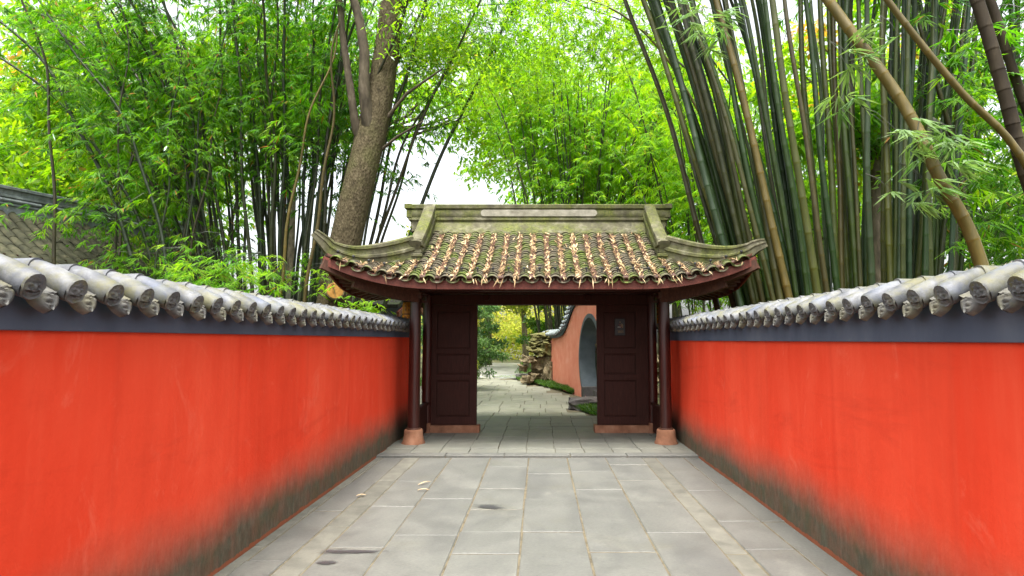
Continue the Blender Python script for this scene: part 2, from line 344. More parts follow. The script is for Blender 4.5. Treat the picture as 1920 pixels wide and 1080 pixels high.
# ------------------------------------------------------------------ helpers
def tag(o, label=None, cat=None, group=None, kind=None):
    for k, v in (('label', label), ('category', cat), ('group', group), ('kind', kind)):
        if v: o[k] = v
    return o
def empty(name, loc=(0, 0, 0)):
    o = bpy.data.objects.new(name, None); o.location = loc; o.empty_display_size = .2; COL.objects.link(o)
    WORLD[o.name] = Vector(loc); return o
WORLD = {}
def link(name, me, mat, parent=None, loc=None):
    o = bpy.data.objects.new(name, me)
    COL.objects.link(o)
    if mat is not None and len(me.materials) == 0: me.materials.append(mat)
    if loc is not None: o.location = loc
    if parent is not None:
        o.parent = parent
        o.matrix_parent_inverse = Matrix.Translation(-WORLD.get(parent.name, Vector(parent.location)))
    WORLD[o.name] = Vector(loc) if loc is not None else Vector((0, 0, 0))
    return o

class MB:
    def __init__(s): s.v = []; s.f = []; s.att = {}
    def add(s, vs, fs):
        o = len(s.v); s.v += [tuple(x) for x in vs]; s.f += [tuple(i + o for i in f) for f in fs]; return o
    def box(s, a, b, ch=0.0):
        x0, y0, z0 = a; x1, y1, z1 = b
        if ch <= 0:
            s.add([(x0, y0, z0), (x1, y0, z0), (x1, y1, z0), (x0, y1, z0), (x0, y0, z1), (x1, y0, z1), (x1, y1, z1), (x0, y1, z1)],
                  [(0, 3, 2, 1), (4, 5, 6, 7), (0, 1, 5, 4), (1, 2, 6, 5), (2, 3, 7, 6), (3, 0, 4, 7)])
        else:
            c_ = ch; vs = []
            for (dx, dz) in ((c_, 0), (0, c_)): pass
            rings = [(z0, c_), (z0 + c_, 0), (z1 - c_, 0), (z1, c_)]
            for z, i in rings: vs += [(x0 + i, y0 + i, z), (x1 - i, y0 + i, z), (x1 - i, y1 - i, z), (x0 + i, y1 - i, z)]
            fs = [(3, 2, 1, 0), (12, 13, 14, 15)]
            for k in range(3):
                for j in range(4): fs.append((k * 4 + j, k * 4 + (j + 1) % 4, k * 4 + 4 + (j + 1) % 4, k * 4 + 4 + j))
            s.add(vs, fs)
        return s
    def tube(s, pts, rad, n=8, cap=True, att=None, attname='node'):
        pts = [Vector(p) for p in pts]; o = len(s.v); m = len(pts)
        ref = Vector((1, 0, 0))
        for i, p in enumerate(pts):
            t = (pts[min(i + 1, m - 1)] - pts[max(i - 1, 0)]).normalized()
            if abs(t.dot(ref)) > .95: ref = Vector((0, 1, 0)) if abs(t.y) < .9 else Vector((0, 0, 1))
            a = (ref - t * t.dot(ref)).normalized(); b_ = t.cross(a)
            r = rad[i] if hasattr(rad, '__len__') else rad
            for k in range(n):
                an = 2 * math.pi * k / n
                s.v.append(tuple(p + (a * math.cos(an) + b_ * math.sin(an)) * r))
            if att is not None: s.att.setdefault(attname, []).extend([att[i]] * n)
        for i in range(m - 1):
            for k in range(n):
                s.f.append((o + i * n + k, o + i * n + (k + 1) % n, o + (i + 1) * n + (k + 1) % n, o + (i + 1) * n + k))
        if cap:
            s.f.append(tuple(o + k for k in reversed(range(n)))); s.f.append(tuple(o + (m - 1) * n + k for k in range(n)))
        return s
    def lathe(s, prof, n=16, c=(0, 0, 0)):
        o = len(s.v)
        for r, z in prof:
            for k in range(n):
                an = 2 * math.pi * k / n; s.v.append((c[0] + r * math.cos(an), c[1] + r * math.sin(an), c[2] + z))
        m = len(prof)
        for i in range(m - 1):
            for k in range(n): s.f.append((o + i * n + k, o + i * n + (k + 1) % n, o + (i + 1) * n + (k + 1) % n, o + (i + 1) * n + k))
        s.f.append(tuple(o + k for k in reversed(range(n)))); s.f.append(tuple(o + (m - 1) * n + k for k in range(n)))
        return s
    def sweep(s, pts, prof, scale=None, side=None, closed=True):
        """sweep a closed profile (side, up) along pts; up is world Z made normal to the horizontal side vector"""
        pts = [Vector(p) for p in pts]; o = len(s.v); n = len(prof); m = len(pts)
        for i, p in enumerate(pts):
            t = (pts[min(i + 1, m - 1)] - pts[max(i - 1, 0)]).normalized()
            sd = Vector(side) if side is not None else Vector((t.y, -t.x, 0)).normalized()
            up = sd.cross(t).normalized()
            if up.z < 0: up = -up
            sc = scale[i] if scale is not None else (1, 1)
            for (a, b_) in prof: s.v.append(tuple(p + sd * a * sc[0] + up * b_ * sc[1]))
        for i in range(m - 1):
            for k in range(n): s.f.append((o + i * n + k, o + i * n + (k + 1) % n, o + (i + 1) * n + (k + 1) % n, o + (i + 1) * n + k))
        s.f.append(tuple(o + k for k in reversed(range(n)))); s.f.append(tuple(o + (m - 1) * n + k for k in range(n)))
        return s
    def grid(s, P):
        """P: rows of points"""
        o = len(s.v); n = len(P[0])
        for r in P: s.v += [tuple(x) for x in r]
        for i in range(len(P) - 1):
            for k in range(n - 1): s.f.append((o + i * n + k, o + i * n + k + 1, o + (i + 1) * n + k + 1, o + (i + 1) * n + k))
        return s
    def mesh(s, name, smooth=False, angle=None):
        me = bpy.data.meshes.new(name); me.from_pydata(s.v, [], s.f); 
        for an, vals in s.att.items():
            if len(vals) == len(s.v):
                a = me.attributes.new(an, 'FLOAT', 'POINT'); a.data.foreach_set('value', vals)
        bm = bmesh.new(); bm.from_mesh(me); bmesh.ops.recalc_face_normals(bm, faces=bm.faces); bm.to_mesh(me); bm.free()
        if smooth:
            me.polygons.foreach_set('use_smooth', [True] * len(me.polygons))
            if angle: me.set_sharp_from_angle(angle=R(angle))
        me.update(); return me
    def build(s, name, mat, parent=None, smooth=False, angle=40):
        return link(name, s.mesh(name, smooth, angle), mat, parent)

def nrm(a): return a / np.maximum(np.linalg.norm(a, axis=1, keepdims=True), 1e-9)
def rdir(n):
    return nrm(rng.normal(size=(n, 3)))
def leaf_obj(name, base, dr, up, L, W, rnd, mat, parent=None, mid=.38, droop=.12):
    n = len(base); dr = nrm(dr); side = nrm(np.cross(dr, up))
    L = L[:, None]; W = W[:, None]
    dz = np.zeros((n, 3)); dz[:, 2] = 1
    v = np.empty((n, 4, 3), np.float32)
    v[:, 0] = base; v[:, 1] = base + dr * L * mid + side * W * .5
    v[:, 2] = base + dr * L - dz * L * droop; v[:, 3] = base + dr * L * mid - side * W * .5
    me = bpy.data.meshes.new(name)
    me.vertices.add(n * 4); me.vertices.foreach_set('co', v.ravel())
    me.loops.add(n * 4); me.loops.foreach_set('vertex_index', np.arange(n * 4, dtype=np.int32))
    me.polygons.add(n); me.polygons.foreach_set('loop_start', np.arange(0, n * 4, 4, dtype=np.int32))
    me.polygons.foreach_set('loop_total', np.full(n, 4, np.int32))
    a = me.attributes.new('rnd', 'FLOAT', 'FACE'); a.data.foreach_set('value', np.clip(rnd, 0, 1).astype(np.float32))
    me.update(calc_edges=True)
    o = link(name, me, mat, parent)
    return o

def sprays(C, D, m, L, W, spread=1.0, seg=.16, bias=.5, brown=.02):
    """C spray centres, D main directions: m leaves fanned out on each"""
    n = len(C); D = nrm(D); up = np.tile(np.array([[0, 0, 1.]]), (n, 1)) + rdir(n) * .35
    sd = nrm(np.cross(D, up))
    tone = np.clip(rng.normal(bias, .2, n), 0, .92)
    bs, ds, us, Ls, Ws, rs = [], [], [], [], [], []
    for i in range(m):
        a = (i / (m - 1) - .5) * 2 * spread
        aa = a + rng.normal(0, .18, n)
        d_ = D * np.cos(aa)[:, None] + sd * np.sin(aa)[:, None] + rdir(n) * .22
        d_[:, 2] -= .22
        bs.append(C + D * (rng.random((n, 1)) * seg)); ds.append(d_)
        us.append(up + rdir(n) * .5); Ls.append(L * rng.uniform(.65, 1.15, n)); Ws.append(W * rng.uniform(.75, 1.2, n))
        r = tone + rng.normal(0, .08, n); r = np.clip(r, 0, .92)
        r = np.where(rng.random(n) < brown, rng.uniform(.955, 1, n), r); rs.append(r)
    return [np.concatenate(x) for x in (bs, ds, us, Ls, Ws, rs)]

def culm_mesh(path, r0, r1, inter=.38, n=7, node=1.10):
    """a jointed bamboo culm along a path function path(t)->Vector, t in 0..1"""
    L = 0; P = [path(i / 24) for i in range(25)]
    for i in range(24): L += (P[i + 1] - P[i]).length
    inter = inter * random.uniform(.75, 1.3); node = 1 + (node - 1) * random.uniform(.5, 1.1); ph = random.uniform(0, .9)
    k = max(4, int(L / inter)); mb = MB(); pts, rad, att = [], [], []
    for i in range(k):
        t = min(.999, (i + (ph if i else 0)) / k); e = .018 / L
        r = r0 + (r1 - r0) * t
        for tt, rr, a in ((t - 1.6 * e, r * .985, .0), (t - .5 * e, r * 1.0, .9), (t, r * node, .5), (t + e, r * 1.01, .0), (t + .5 / k, r * .985, 0)):
            if tt < 0 or tt >= 1: continue
            pts.append(path(tt)); rad.append(rr); att.append(a)
    pts.append(path(1)); rad.append(r1); att.append(0)
    mb.tube(pts, rad, n, True, att)
    return mb.mesh('culm', True, 60)

def clump(name, label, centre, n, ax, h, lean, dia, culm_mat, leaf_mat, leaf=(.2, .026), t0=.35, per=60, blen=(.5, 1.4), m=7,
          bend=.25, inter=.38, sides=7, group='bamboo clumps', extra=(), bias=.45, leanfn=None, brown=.02, twigs=True, seedv=1, zcut=None, filt=None):
    rd = random.Random(seedv)
    root = empty(name, (centre[0], centre[1], 0)); WORLD[root.name] = Vector((centre[0], centre[1], 0))
    tag(root, label, 'bamboo', group)
    specs = list(extra)
    for i in range(n):
        a = rd.uniform(0, 2 * math.pi); q = math.sqrt(rd.random())
        bx, by = ax[0] * q * math.cos(a), ax[1] * q * math.sin(a)
        H = rd.uniform(*h); dd = rd.uniform(*dia)
        if leanfn: lx, ly = leanfn(bx / ax[0], by / ax[1], rd)
        else:
            s_ = rd.uniform(.5, 1.15) * lean
            lx, ly = bx / ax[0] * s_ + rd.gauss(0, .04), by / ax[1] * s_ + rd.gauss(0, .04)
        specs.append((centre[0] + bx, centre[1] + by, H, lx, ly, dd, bend * rd.uniform(.5, 1.5), None))
    C, D = [], []; twig = MB()
    for (bx, by, H, lx, ly, dd, bd, cm) in specs:
        def path(t, bx=bx, by=by, H=H, lx=lx, ly=ly, bd=bd):
            o = t * (1 - bd) + bd * 2.0 * t ** 3
            wv = .05 * math.sin(t * 9 + bx * 31) + .03 * math.sin(t * 21 + by * 17)
            return Vector((bx + lx * H * o + wv * t * 2, by + ly * H * o + wv * t, H * (t - bd * .35 * t ** 4)))
        me = culm_mesh(path, dd / 2, dd / 2 * .35, inter, sides)
        link('culm', me, M[cm] if cm else culm_mat, root)
        for j in range(per):
            t = t0 + (1 - t0) * rd.random() ** .8
            p = path(t); az = rd.uniform(0, 2 * math.pi); bl = rd.uniform(*blen) * (1.15 - .5 * t)
            bd_ = Vector((math.cos(az), math.sin(az), rd.uniform(.0, .7)))
            mid = p + bd_ * bl * .55; end = mid + (bd_ + Vector((0, 0, -.9))) * bl * .45
            if filt and not filt(mid): continue
            if twigs and rd.random() < .35: twig.tube([p, mid, end], [.008, .005, .002], 3, False)
            for q in (.4, .6, .8, 1.0):
                pp = p.lerp(mid, q / .6) if q < .6 else mid.lerp(end, (q - .6) / .4)
                C.append(tuple(pp + Vector((rd.gauss(0, .08), rd.gauss(0, .08), rd.gauss(0, .08)))))
                dd_ = Vector((math.cos(az + rd.gauss(0, .7)), math.sin(az + rd.gauss(0, .7)), -.35 - rd.random() * .4)); D.append(tuple(dd_))
    if twig.v:
        tag(link('twigs', twig.mesh('twigs'), culm_mat, root), kind='stuff')
    if C:
        A = sprays(np.array(C), np.array(D), m, leaf[0], leaf[1], 1.0, .14, bias, brown)
        tag(leaf_obj('foliage', *A, leaf_mat, root), kind='stuff')
    return root

def limb(mb, p0, p1, r0, r1, n=7, wob=.08, seg=5, rd=random):
    p0, p1 = Vector(p0), Vector(p1); L = (p1 - p0).length; pts, rr = [], []
    for i in range(seg + 1):
        t = i / seg; w_ = math.sin(math.pi * t) * wob * L
        pts.append(p0.lerp(p1, t) + Vector((rd.gauss(0, .5), rd.gauss(0, .5), rd.gauss(0, .3))) * w_); rr.append(r0 + (r1 - r0) * t)
    mb.tube(pts, rr, n); return pts

def tree(name, label, base, H, crown, r0, leaf_mat, bark='bark_thin', nclu=60, per=140, leaf=(.14, .07), seedv=1, group='background trees', crown_c=None, bias=.5, nl=7, cat='tree'):
    rd = random.Random(seedv); base = Vector(base)
    root = empty(name, base); WORLD[root.name] = base.copy()
    tag(root, label, cat, group)
    rx, ry, rz = crown; cc = Vector(crown_c) if crown_c else base + Vector((0, 0, H - rz * .8))
    fork = base + Vector((rd.gauss(0, .15), rd.gauss(0, .15), max(.3, (cc.z - base.z - rz * .55))))
    tr = MB(); tr.tube([base + Vector((0, 0, -.1)), base.lerp(fork, .5) + Vector((rd.gauss(0, .08), 0, 0)), fork], [r0 * 1.25, r0, r0 * .8], 9); tr.build('trunk', M[bark], root, True, 60)
    cl = []
    for i in range(nclu):
        v = Vector((rd.gauss(0, 1), rd.gauss(0, 1), rd.gauss(0, 1))).normalized() * (rd.random() ** .45)
        cl.append(cc + Vector((v.x * rx, v.y * ry, v.z * rz)))
    lm = MB()
    for i in range(nl):
        e = cl[i * len(cl) // nl]; pts = limb(lm, fork - Vector((0, 0, .1)), e, r0 * .5, r0 * .08, 6, .1, 5, rd)
        for j in range(3):
            e2 = cl[rd.randrange(len(cl))]
            if (e2 - pts[3]).length < max(crown) * .9: limb(lm, pts[3], e2, r0 * .16, r0 * .04, 4, .1, 3, rd)
    lm.build('limbs', M[bark], root, True, 60)
    N = nclu * per; ids = rng.integers(0, nclu, N); cp = np.array([tuple(x) for x in cl])
    sz = max(crown) * .22
    P = cp[ids] + rdir(N) * (rng.random((N, 1)) ** .5) * sz * np.array([[1.2, 1.2, .75]])
    D = rdir(N); D[:, 2] -= .35
    tone = np.clip(rng.normal(bias, .22, nclu), 0, 1)
    leaf_obj('crown', P, D, rdir(N) * .8 + np.array([[0, 0, 1.]]), leaf[0] * rng.uniform(.7, 1.2, N), leaf[1] * rng.uniform(.7, 1.2, N), tone[ids] + rng.normal(0, .1, N), leaf_mat, root)
    return root

def rock_mesh(name, size, seedv, flat=1.0, sub=3, rough=.35):
    bm = bmesh.new(); bmesh.ops.create_icosphere(bm, subdivisions=sub, radius=1)
    off = Vector((seedv * 3.7, seedv * 1.3, seedv * 7.1))
    for v in bm.verts:
        p = v.co.copy()
        q = Vector((max(-.72, min(.72, p.x)), max(-.72, min(.72, p.y)), max(-.65, min(.65, p.z)))) * 1.25
        k = 1 + rough * noise.noise(q * 1.3 + off) + rough * .5 * noise.noise(q * 3.1 + off) + rough * .25 * noise.noise(q * 7 + off)
        v.co = Vector((q.x * size[0], q.y * size[1], q.z * size[2])) * k
    me = bpy.data.meshes.new(name); bm.to_mesh(me); bm.free(); return me

# ------------------------------------------------------------------ ground, path and paving
g = MB(); g.grid([[(x, y, -.10) for x in (-250, -60, -20, 0, 20, 60, 250)] for y in (-60, 0, 20, 40, 80, 160, 330)])
tag(g.build('ground', M['earth']), 'dark earth under the bamboo on both sides', kind='structure')

def slab(mb, x0, y0, x1, y1, z, th=.05, ch=.007, jit=.004, dz=.0):
    j = lambda: random.uniform(-jit, jit)
    q = [(x0 + j(), y0 + j()), (x1 + j(), y0 + j()), (x1 + j(), y1 + j()), (x0 + j(), y1 + j())]
    cx, cy = sum(p[0] for p in q) / 4, sum(p[1] for p in q) / 4
    tx, ty = random.uniform(-.003, .003), random.uniform(-.003, .003)
    def zz(p): return z + dz + (p[0] - cx) * tx + (p[1] - cy) * ty
    def ins(p, k):
        dx, dy = cx - p[0], cy - p[1]
        return (p[0] + math.copysign(k, dx), p[1] + math.copysign(k, dy))
    v = [(p[0], p[1], z - th) for p in q] + [(p[0], p[1], zz(p) - ch) for p in q] + [(*ins(p, ch), zz(p)) for p in q]
    f = [(8, 9, 10, 11)]
    for k in range(4):
        f += [(k, (k + 1) % 4, 4 + (k + 1) % 4, 4 + k), (4 + k, 4 + (k + 1) % 4, 8 + (k + 1) % 4, 8 + k)]
    mb.add(v, f)

GAP = .011
path = MB(); path.grid([[(-2.4, y, -.0065), (2.4, y, -.0065)] for y in (-1, 3, 6, 8.8)])
path_o = tag(path.build('path', M['joint']), 'grey stone slab path between the two red walls', kind='structure')
def lay(parent, x0, x1, joints, z=0.0, mat='slab', name='paving_slab', gap=GAP):
    for a, b_ in zip(joints[:-1], joints[1:]):
        mb = MB(); slab(mb, x0 + gap / 2, a + gap / 2, x1 - gap / 2, b_ - gap / 2, z, dz=random.uniform(-.004, .003))
        mb.build(name, M[mat], parent)
XJ = [-1.69, -1.24, -.69, -.155, .385, .92, 1.435]
CJ = [[-.8, .6, 1.9, 3.1, 4.15, 5.05, 6.25, 7.35, 8.0, 8.78], [-.8, .3, 1.6, 2.9, 4.3, 5.35, 6.55, 7.5, 8.78], [-.8, .9, 2.2, 3.4, 4.9, 5.45, 6.15, 7.0, 8.2, 8.78],
      [-.8, .5, 1.8, 3.2, 4.35, 5.45, 6.55, 7.75, 8.78], [-.8, .2, 1.5, 2.7, 3.9, 4.95, 6.95, 7.9, 8.78], [-.8, .8, 2.1, 3.3, 4.4, 5.42, 6.45, 7.4, 8.3, 8.78]]
for k in range(6): lay(path_o, XJ[k], XJ[k + 1], CJ[k])
lay(path_o, -2.20, -1.90, [-.8, .7, 2.0, 3.3, 4.75, 6.1, 7.3, 8.78])          # edge slabs
lay(path_o, 1.62, 2.02, [-.8, .6, 1.9, 3.2, 4.3, 5.0, 5.75, 6.9, 7.9, 8.78])
lay(path_o, -2.30, -2.20, [-.8, 1.2, 3.2, 5.1, 7.0, 8.78], mat='strip', name='edging_strip', gap=.006)
lay(path_o, -1.90, -1.69, [-.8, 1.5, 3.6, 5.6, 7.4, 8.78], mat='strip', name='edging_strip', gap=.006)
lay(path_o, 1.435, 1.62, [-.8, 1.0, 3.0, 4.9, 6.8, 8.78], mat='strip', name='edging_strip', gap=.006)
lay(path_o, 2.02, 2.24, [-.8, 1.1, 2.6, 4.0, 5.75, 7.2, 8.78], mat='slab', name='paving_slab')

plat = MB(); plat.box((-2.75, 8.80, -.1), (2.7, 13.3, .012))
plat_o = tag(plat.build('gate_floor', M['joint']), 'low stone floor under the gate, one shallow step up', kind='structure')
x = -2.3
while x < 2.2:
    x2 = min(x + random.uniform(.75, 1.1), 2.24); mb = MB(); slab(mb, x + .005, 8.79, x2 - .005, 8.99, .034); mb.build('kerb_stone', M['slab'], plat_o); x = x2
yr = [9.0, 9.36, 9.74, 10.12, 10.5, 10.9, 11.3, 11.7, 12.1, 12.5, 12.9, 13.3]
for i in range(len(yr) - 1):
    xs = [-2.30, -1.88, -1.46, -1.04, -.62, -.20, .22, .64, 1.06, 1.48, 1.90, 2.24]
    o_ = random.uniform(-.012, .012)
    for a, b_ in zip(xs[:-1], xs[1:]):
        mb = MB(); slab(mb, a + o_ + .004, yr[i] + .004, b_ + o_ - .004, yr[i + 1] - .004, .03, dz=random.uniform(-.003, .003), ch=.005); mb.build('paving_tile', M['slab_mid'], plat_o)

# the path beyond the gate
def rb(y):            # right edge of the paving
    if y < 14.9: return 1.28 - (y - 13.3) * .30
    if y < 18.4: return 1.55
    return 1.15 - (y - 18.4) * .295
bp = MB(); bp.grid([[(-4.6, y, -.03), (rb(y) + .05, y, -.03)] for y in np.arange(13.3, 30.1, .3)])
bp_o = tag(bp.build('garden_path', M['joint']), 'pale flagstone path running into the garden beyond the gate', kind='structure')
yy = 13.32; row = 0
while yy < 27:
    dy = random.uniform(.75, .95); xx = -4.5 + random.uniform(0, .4)
    while xx < 2:
        dx = random.uniform(.5, .62)
        if xx + dx < min(rb(yy), rb(yy + dy)) + .12:
            sk = .10
            mb = MB(); slab(mb, xx + .008, yy + .008, xx + dx - .008, yy + dy - .008, -.008, dz=random.uniform(-.004, .003))
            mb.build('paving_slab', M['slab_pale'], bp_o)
        xx += dx
    yy += dy; row += 1
fp = MB(); fp.grid([[(-3.2 - .02 * (y - 27) ** 1.15, y, -.026), (-.9 - .03 * (y - 27), y, -.026)] for y in np.arange(27.0, 46, 3)])
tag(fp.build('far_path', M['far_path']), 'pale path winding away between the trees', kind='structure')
lw = MB(); lw.grid([[(-.85 - .03 * (y - 27), y, -.03), (9, y, -.02)] for y in (31, 36, 42, 50)])
tag(lw.build('lawn', M['lawn']), 'small bright lawn beside the far path', kind='structure')

# ------------------------------------------------------------------ red corridor walls with tiled coping
def relief_face(rad, n=15):
    """round tile end with a carved grinning mask"""
    mb = MB(); P = []; 
    rr = [0, .12, .22, .32, .42, .52, .62, .72, .80, .87, .93, 1.0]
    na = 28
    def hgt(x, y):
        r = math.hypot(x, y); h = .0
        h += .16 * math.exp(-((r - .93) / .07) ** 2)                                   # rim
        h += .30 * math.exp(-((x / .16) ** 2 + ((y + .02) / .22) ** 2))                 # nose
        for sx in (-1, 1):
            h += .22 * math.exp(-(((x - sx * .36) / .15) ** 2 + ((y - .16) / .10) ** 2))     # eyes
            h += .20 * math.exp(-(((x - sx * .40) / .28) ** 2 + ((y - .36 - .25 * abs(x)) / .07) ** 2))   # brows
            h += .15 * math.exp(-(((x - sx * .55) / .13) ** 2 + ((y + .18) / .16) ** 2))     # cheeks
        rw = math.hypot(x, y - .62); h += .18 * math.exp(-((rw - .17) / .06) ** 2) + .16 * math.exp(-(rw / .07) ** 2)     # whorl
        my = y + .42 - .35 * x * x
        h += .20 * math.exp(-((abs(my) - .13) / .05) ** 2) * (1 if abs(x) < .6 else .2)
        h -= .16 * math.exp(-(my / .07) ** 2) * (1 if abs(x) < .5 else 0)
        if r > .72 and y < .1: h += .05 * math.sin(math.atan2(y, x) * 34)
        return h
    vs = [(0, 0)]; 
    for r in rr[1:]:
        for k in range(na): vs.append((r * math.cos(2 * math.pi * k / na), r * math.sin(2 * math.pi * k / na)))
    pts = [(.0 + hgt(x, y) * rad * 1.0 + (.10 * rad * (1 - math.hypot(x, y) ** 2)), x * rad, y * rad) for x, y in vs]   # out along local +X
    fs = [(0, 1 + k, 1 + (k + 1) % na) for k in range(na)]
    for i in range(len(rr) - 2):
        for k in range(na):
            a = 1 + i * na; b_ = a + na
            fs.append((a + k, b_ + k, b_ + (k + 1) % na, a + (k + 1) % na))
    mb.add(pts, fs); return mb

CP = [(.27, 1.925), (.15, 1.972), (.035, 1.974)]                           # depth behind the wall face, height: saddle over the ridge
CPB = [(.065, 1.975), (.015, 1.962), (-.045, 1.936), (-.10, 1.906), (-.135, 1.886), (-.152, 1.876)]     # lower roll
RB = .060
def half_roll(path2d, sgn, xf, r0, r1):
    """a roll tile in world X/Z at y=0; path2d = (depth, z)"""
    pts = [(xf - sgn * d_ , 0, z) for d_, z in path2d]
    m = len(pts); mb = MB()
    rr = [r0 + (r1 - r0) * i / (m - 1) for i in range(m)]
    if m > 4: rr[-1] *= .90
    mb.tube(pts, rr, 16)
    return mb
def drip_mesh(sgn, xf):
    """pan tile running down between two rolls and ending in a pointed carved tongue"""
    mb = MB(); W = .084
    n = 8; rows = []
    for d_, z in ((.10, 1.955), (.0, 1.925), (-.112, 1.876)):
        rows.append([(xf - sgn * d_, (k / n - .5) * 2 * W, z - .020 * (1 - ((k / n - .5) * 2) ** 2)) for k in range(n + 1)])
    mb.grid(rows)
    # tongue: shield outline, facing out and slightly up
    c0 = Vector((xf + sgn * .108, 0, 1.874)); out = Vector((sgn * .92, 0, .39)).normalized(); dn = Vector((sgn * .36, 0, -.93)).normalized()
    nn = 15
    prof = [(0.0, .98), (.08, 1.0), (.16, 1.0), (.25, .98), (.34, .95), (.43, .90), (.52, .83), (.60, .76), (.68, .67), (.75, .58), (.82, .46), (.89, .33), (.95, .19), (1.0, .06)]
    H = .098; fr = []
    for q, wd in prof:
        r_ = []
        for k in range(nn):
            u = (k / (nn - 1) - .5) * 2; e = abs(u)
            rel = .007 * math.exp(-((e - .80) / .08) ** 2) + .006 * math.exp(-((e - .52 + .1 * math.sin(q * 9)) / .08) ** 2) + .011 * math.exp(-(((u) / .22) ** 2 + ((q - .42) / .14) ** 2))
            rel += .005 * math.cos(q * 26) * math.exp(-(e / .35) ** 2) - .007 * math.exp(-((q - .14) / .06) ** 2) - .016 * e ** 6
            p = c0 + dn * (q * H) + Vector((0, u * wd * W, 0)) + out * rel
            if q == 0: p = p - Vector((0, 0, .018 * (1 - u * u)))
            r_.append(tuple(p))
        fr.append(r_)
    fb = [[tuple(Vector(p) - out * .022) for p in r_] for r_ in fr]
    o1 = len(mb.v); mb.grid(fr); o2 = len(mb.v); mb.grid(fb)
    nr = len(fr)
    for i in range(nr - 1):
        for e in (0, nn - 1):
            a = o1 + i * nn + e; b_ = o2 + i * nn + e
            mb.f.append((a, a + nn, b_ + nn, b_))
    return mb

def garden_wall(sgn, xf, zb, label, y1=11.15):
    """sgn=+1: wall on the left, its visible face looks to +X"""
    root = tag(empty('garden_wall', (xf - sgn * .13, 5, 0)), label, 'wall', 'red corridor walls')
    T = .27
    mb = MB(); n = 40; 
    ys = [-1 + (y1 + 1) * i / n for i in range(n + 1)]
    zs = [-.05, .2, .5, .9, 1.3, zb]
    def bulge(y, z): return .010 * noise.noise(Vector((y * .6, z * 1.1, xf)))
    mb.grid([[(xf + sgn * bulge(y, z), y, z) for y in ys] for z in zs])
    mb.box((min(xf - sgn * T, xf - sgn * .02), -1, -.05), (max(xf - sgn * T, xf - sgn * .02), y1, zb))
    mb.build('plaster_wall', M['plaster'], root, True, 50)
    b_ = MB(); b_.box((min(xf - sgn * (T + .03), xf + sgn * .028), -1, zb - .004), (max(xf - sgn * (T + .03), xf + sgn * .028), y1, 1.86), .004); b_.build('render_band', M['band'], root)
    m_ = MB(); m_.sweep([(xf, -1, 0), (xf, y1, 0)], [(sgn * .05, 1.862), (sgn * .04, 1.885), (sgn * -.05, 1.940), (sgn * -.13, 1.955), (sgn * -.28, 1.885), (sgn * -.31, 1.862)], side=(1, 0, 0)); m_.build('mortar_bed', M['mortar'], root)
    sm = half_roll(CP, sgn, xf, RB * .98, RB * 1.0).mesh('saddle_tile', True, 50); sm.materials.append(M['captile'])
    rm = half_roll(CPB, sgn, xf, RB * .90, RB * 1.12).mesh('roll_tile', True, 50); rm.materials.append(M['captile'])
    f0 = relief_face(RB * 1.03)
    # turn the face so that it looks along the roll's lower end (out and a little down)
    dx, dz = (-.12 - 0) * -sgn, 1.812 - 1.876
    out = Vector((sgn * .95, 0, -.30)); up = Vector((sgn * .30, 0, .95)); sd = Vector((0, 1, 0))
    c0 = Vector((xf + sgn * .151, 0, 1.877))
    f0.v = [tuple(c0 + out * p[0] + sd * p[1] + up * p[2]) for p in f0.v]
    fm = f0.mesh('end_face', True, 80); fm.materials.append(M['face'])
    dm = drip_mesh(sgn, xf).mesh('drip_tile', True, 55); dm.materials.append(M['dripface'])
    sp = .247; y = -.9 + (.1 if sgn < 0 else .03)
    while y < y1 - .1:
        jz = random.gauss(0, .003); jy = random.gauss(0, .005)
        link('saddle_tile', sm, None, root, (random.gauss(0, .004), y + jy, jz))
        t_ = link('roll_tile', rm, None, root, (random.gauss(0, .004), y + jy, jz * .5))
        link('end_face', fm, None, t_, tuple(WORLD[t_.name]))
        link('drip_tile', dm, None, root, (random.gauss(0, .005), y + sp / 2 + random.gauss(0, .006), random.gauss(0, .004)))
        y += sp
    return root
garden_wall(1, -2.30, 1.695, 'long red plaster wall along the path below the leaning tree trunk')
garden_wall(-1, 2.24, 1.640, 'long red plaster wall along the path below the giant bamboo')

# ------------------------------------------------------------------ the gate
GY, GH = 11.0, 2.1                    # ridge line, half depth
ZE, ZR = 2.515, 3.63                   # tile bed at the eave, at the ridge
HV, XV, XC = .60, 1.95, 3.14           # where the hips start on the slope (0 ridge .. 1 eave), x of the vertical ridges, x of the corners
gate = tag(empty('gatehouse', (0, GY, 0)), 'dark timber gate with mossy tiled roof and upturned corners across the path', 'gate')
def zmain(s): return ZE + (ZR - ZE) * (1 - s) - .07 * math.sin(math.pi * min(max(s, 0), 1))
def hv(v): return HV + (1 - HV) * v
def hx(v): return XV + (XC - XV) * v
def lift(x, v):
    u = max(0, (abs(x) - 1.35) / (XC - 1.35)); return .36 * u ** 2.3 * min(max(v, 0), 1) ** 1.2
def zfront(x, s):
    v = (s - HV) / (1 - HV); return zmain(s) + lift(x, v)
def zside(x, y):
    v = (abs(x) - XV) / (XC - XV); h_ = GH * hv(v); g_ = min(1, abs(y - GY) / h_)
    return zmain(hv(v)) + lift(hx(v), v) * g_ ** 3
def deck():
    mb = MB()
    for sg in (-1, 1):
        mb.grid([[(x, GY + sg * GH * s, zfront(x, s)) for x in np.linspace(-XV - .03, XV + .03, 15)] for s in np.linspace(0, HV, 7)])
        mb.grid([[(x, GY + sg * GH * hv(v), zfront(x, hv(v))) for x in np.linspace(-hx(v), hx(v), 41)] for v in np.linspace(0, 1, 8)])
        mb.grid([[(sg * hx(v), y, zside(hx(v), y)) for y in np.linspace(GY - GH * hv(v), GY + GH * hv(v), 31)] for v in np.linspace(0, 1, 8)])
    return mb
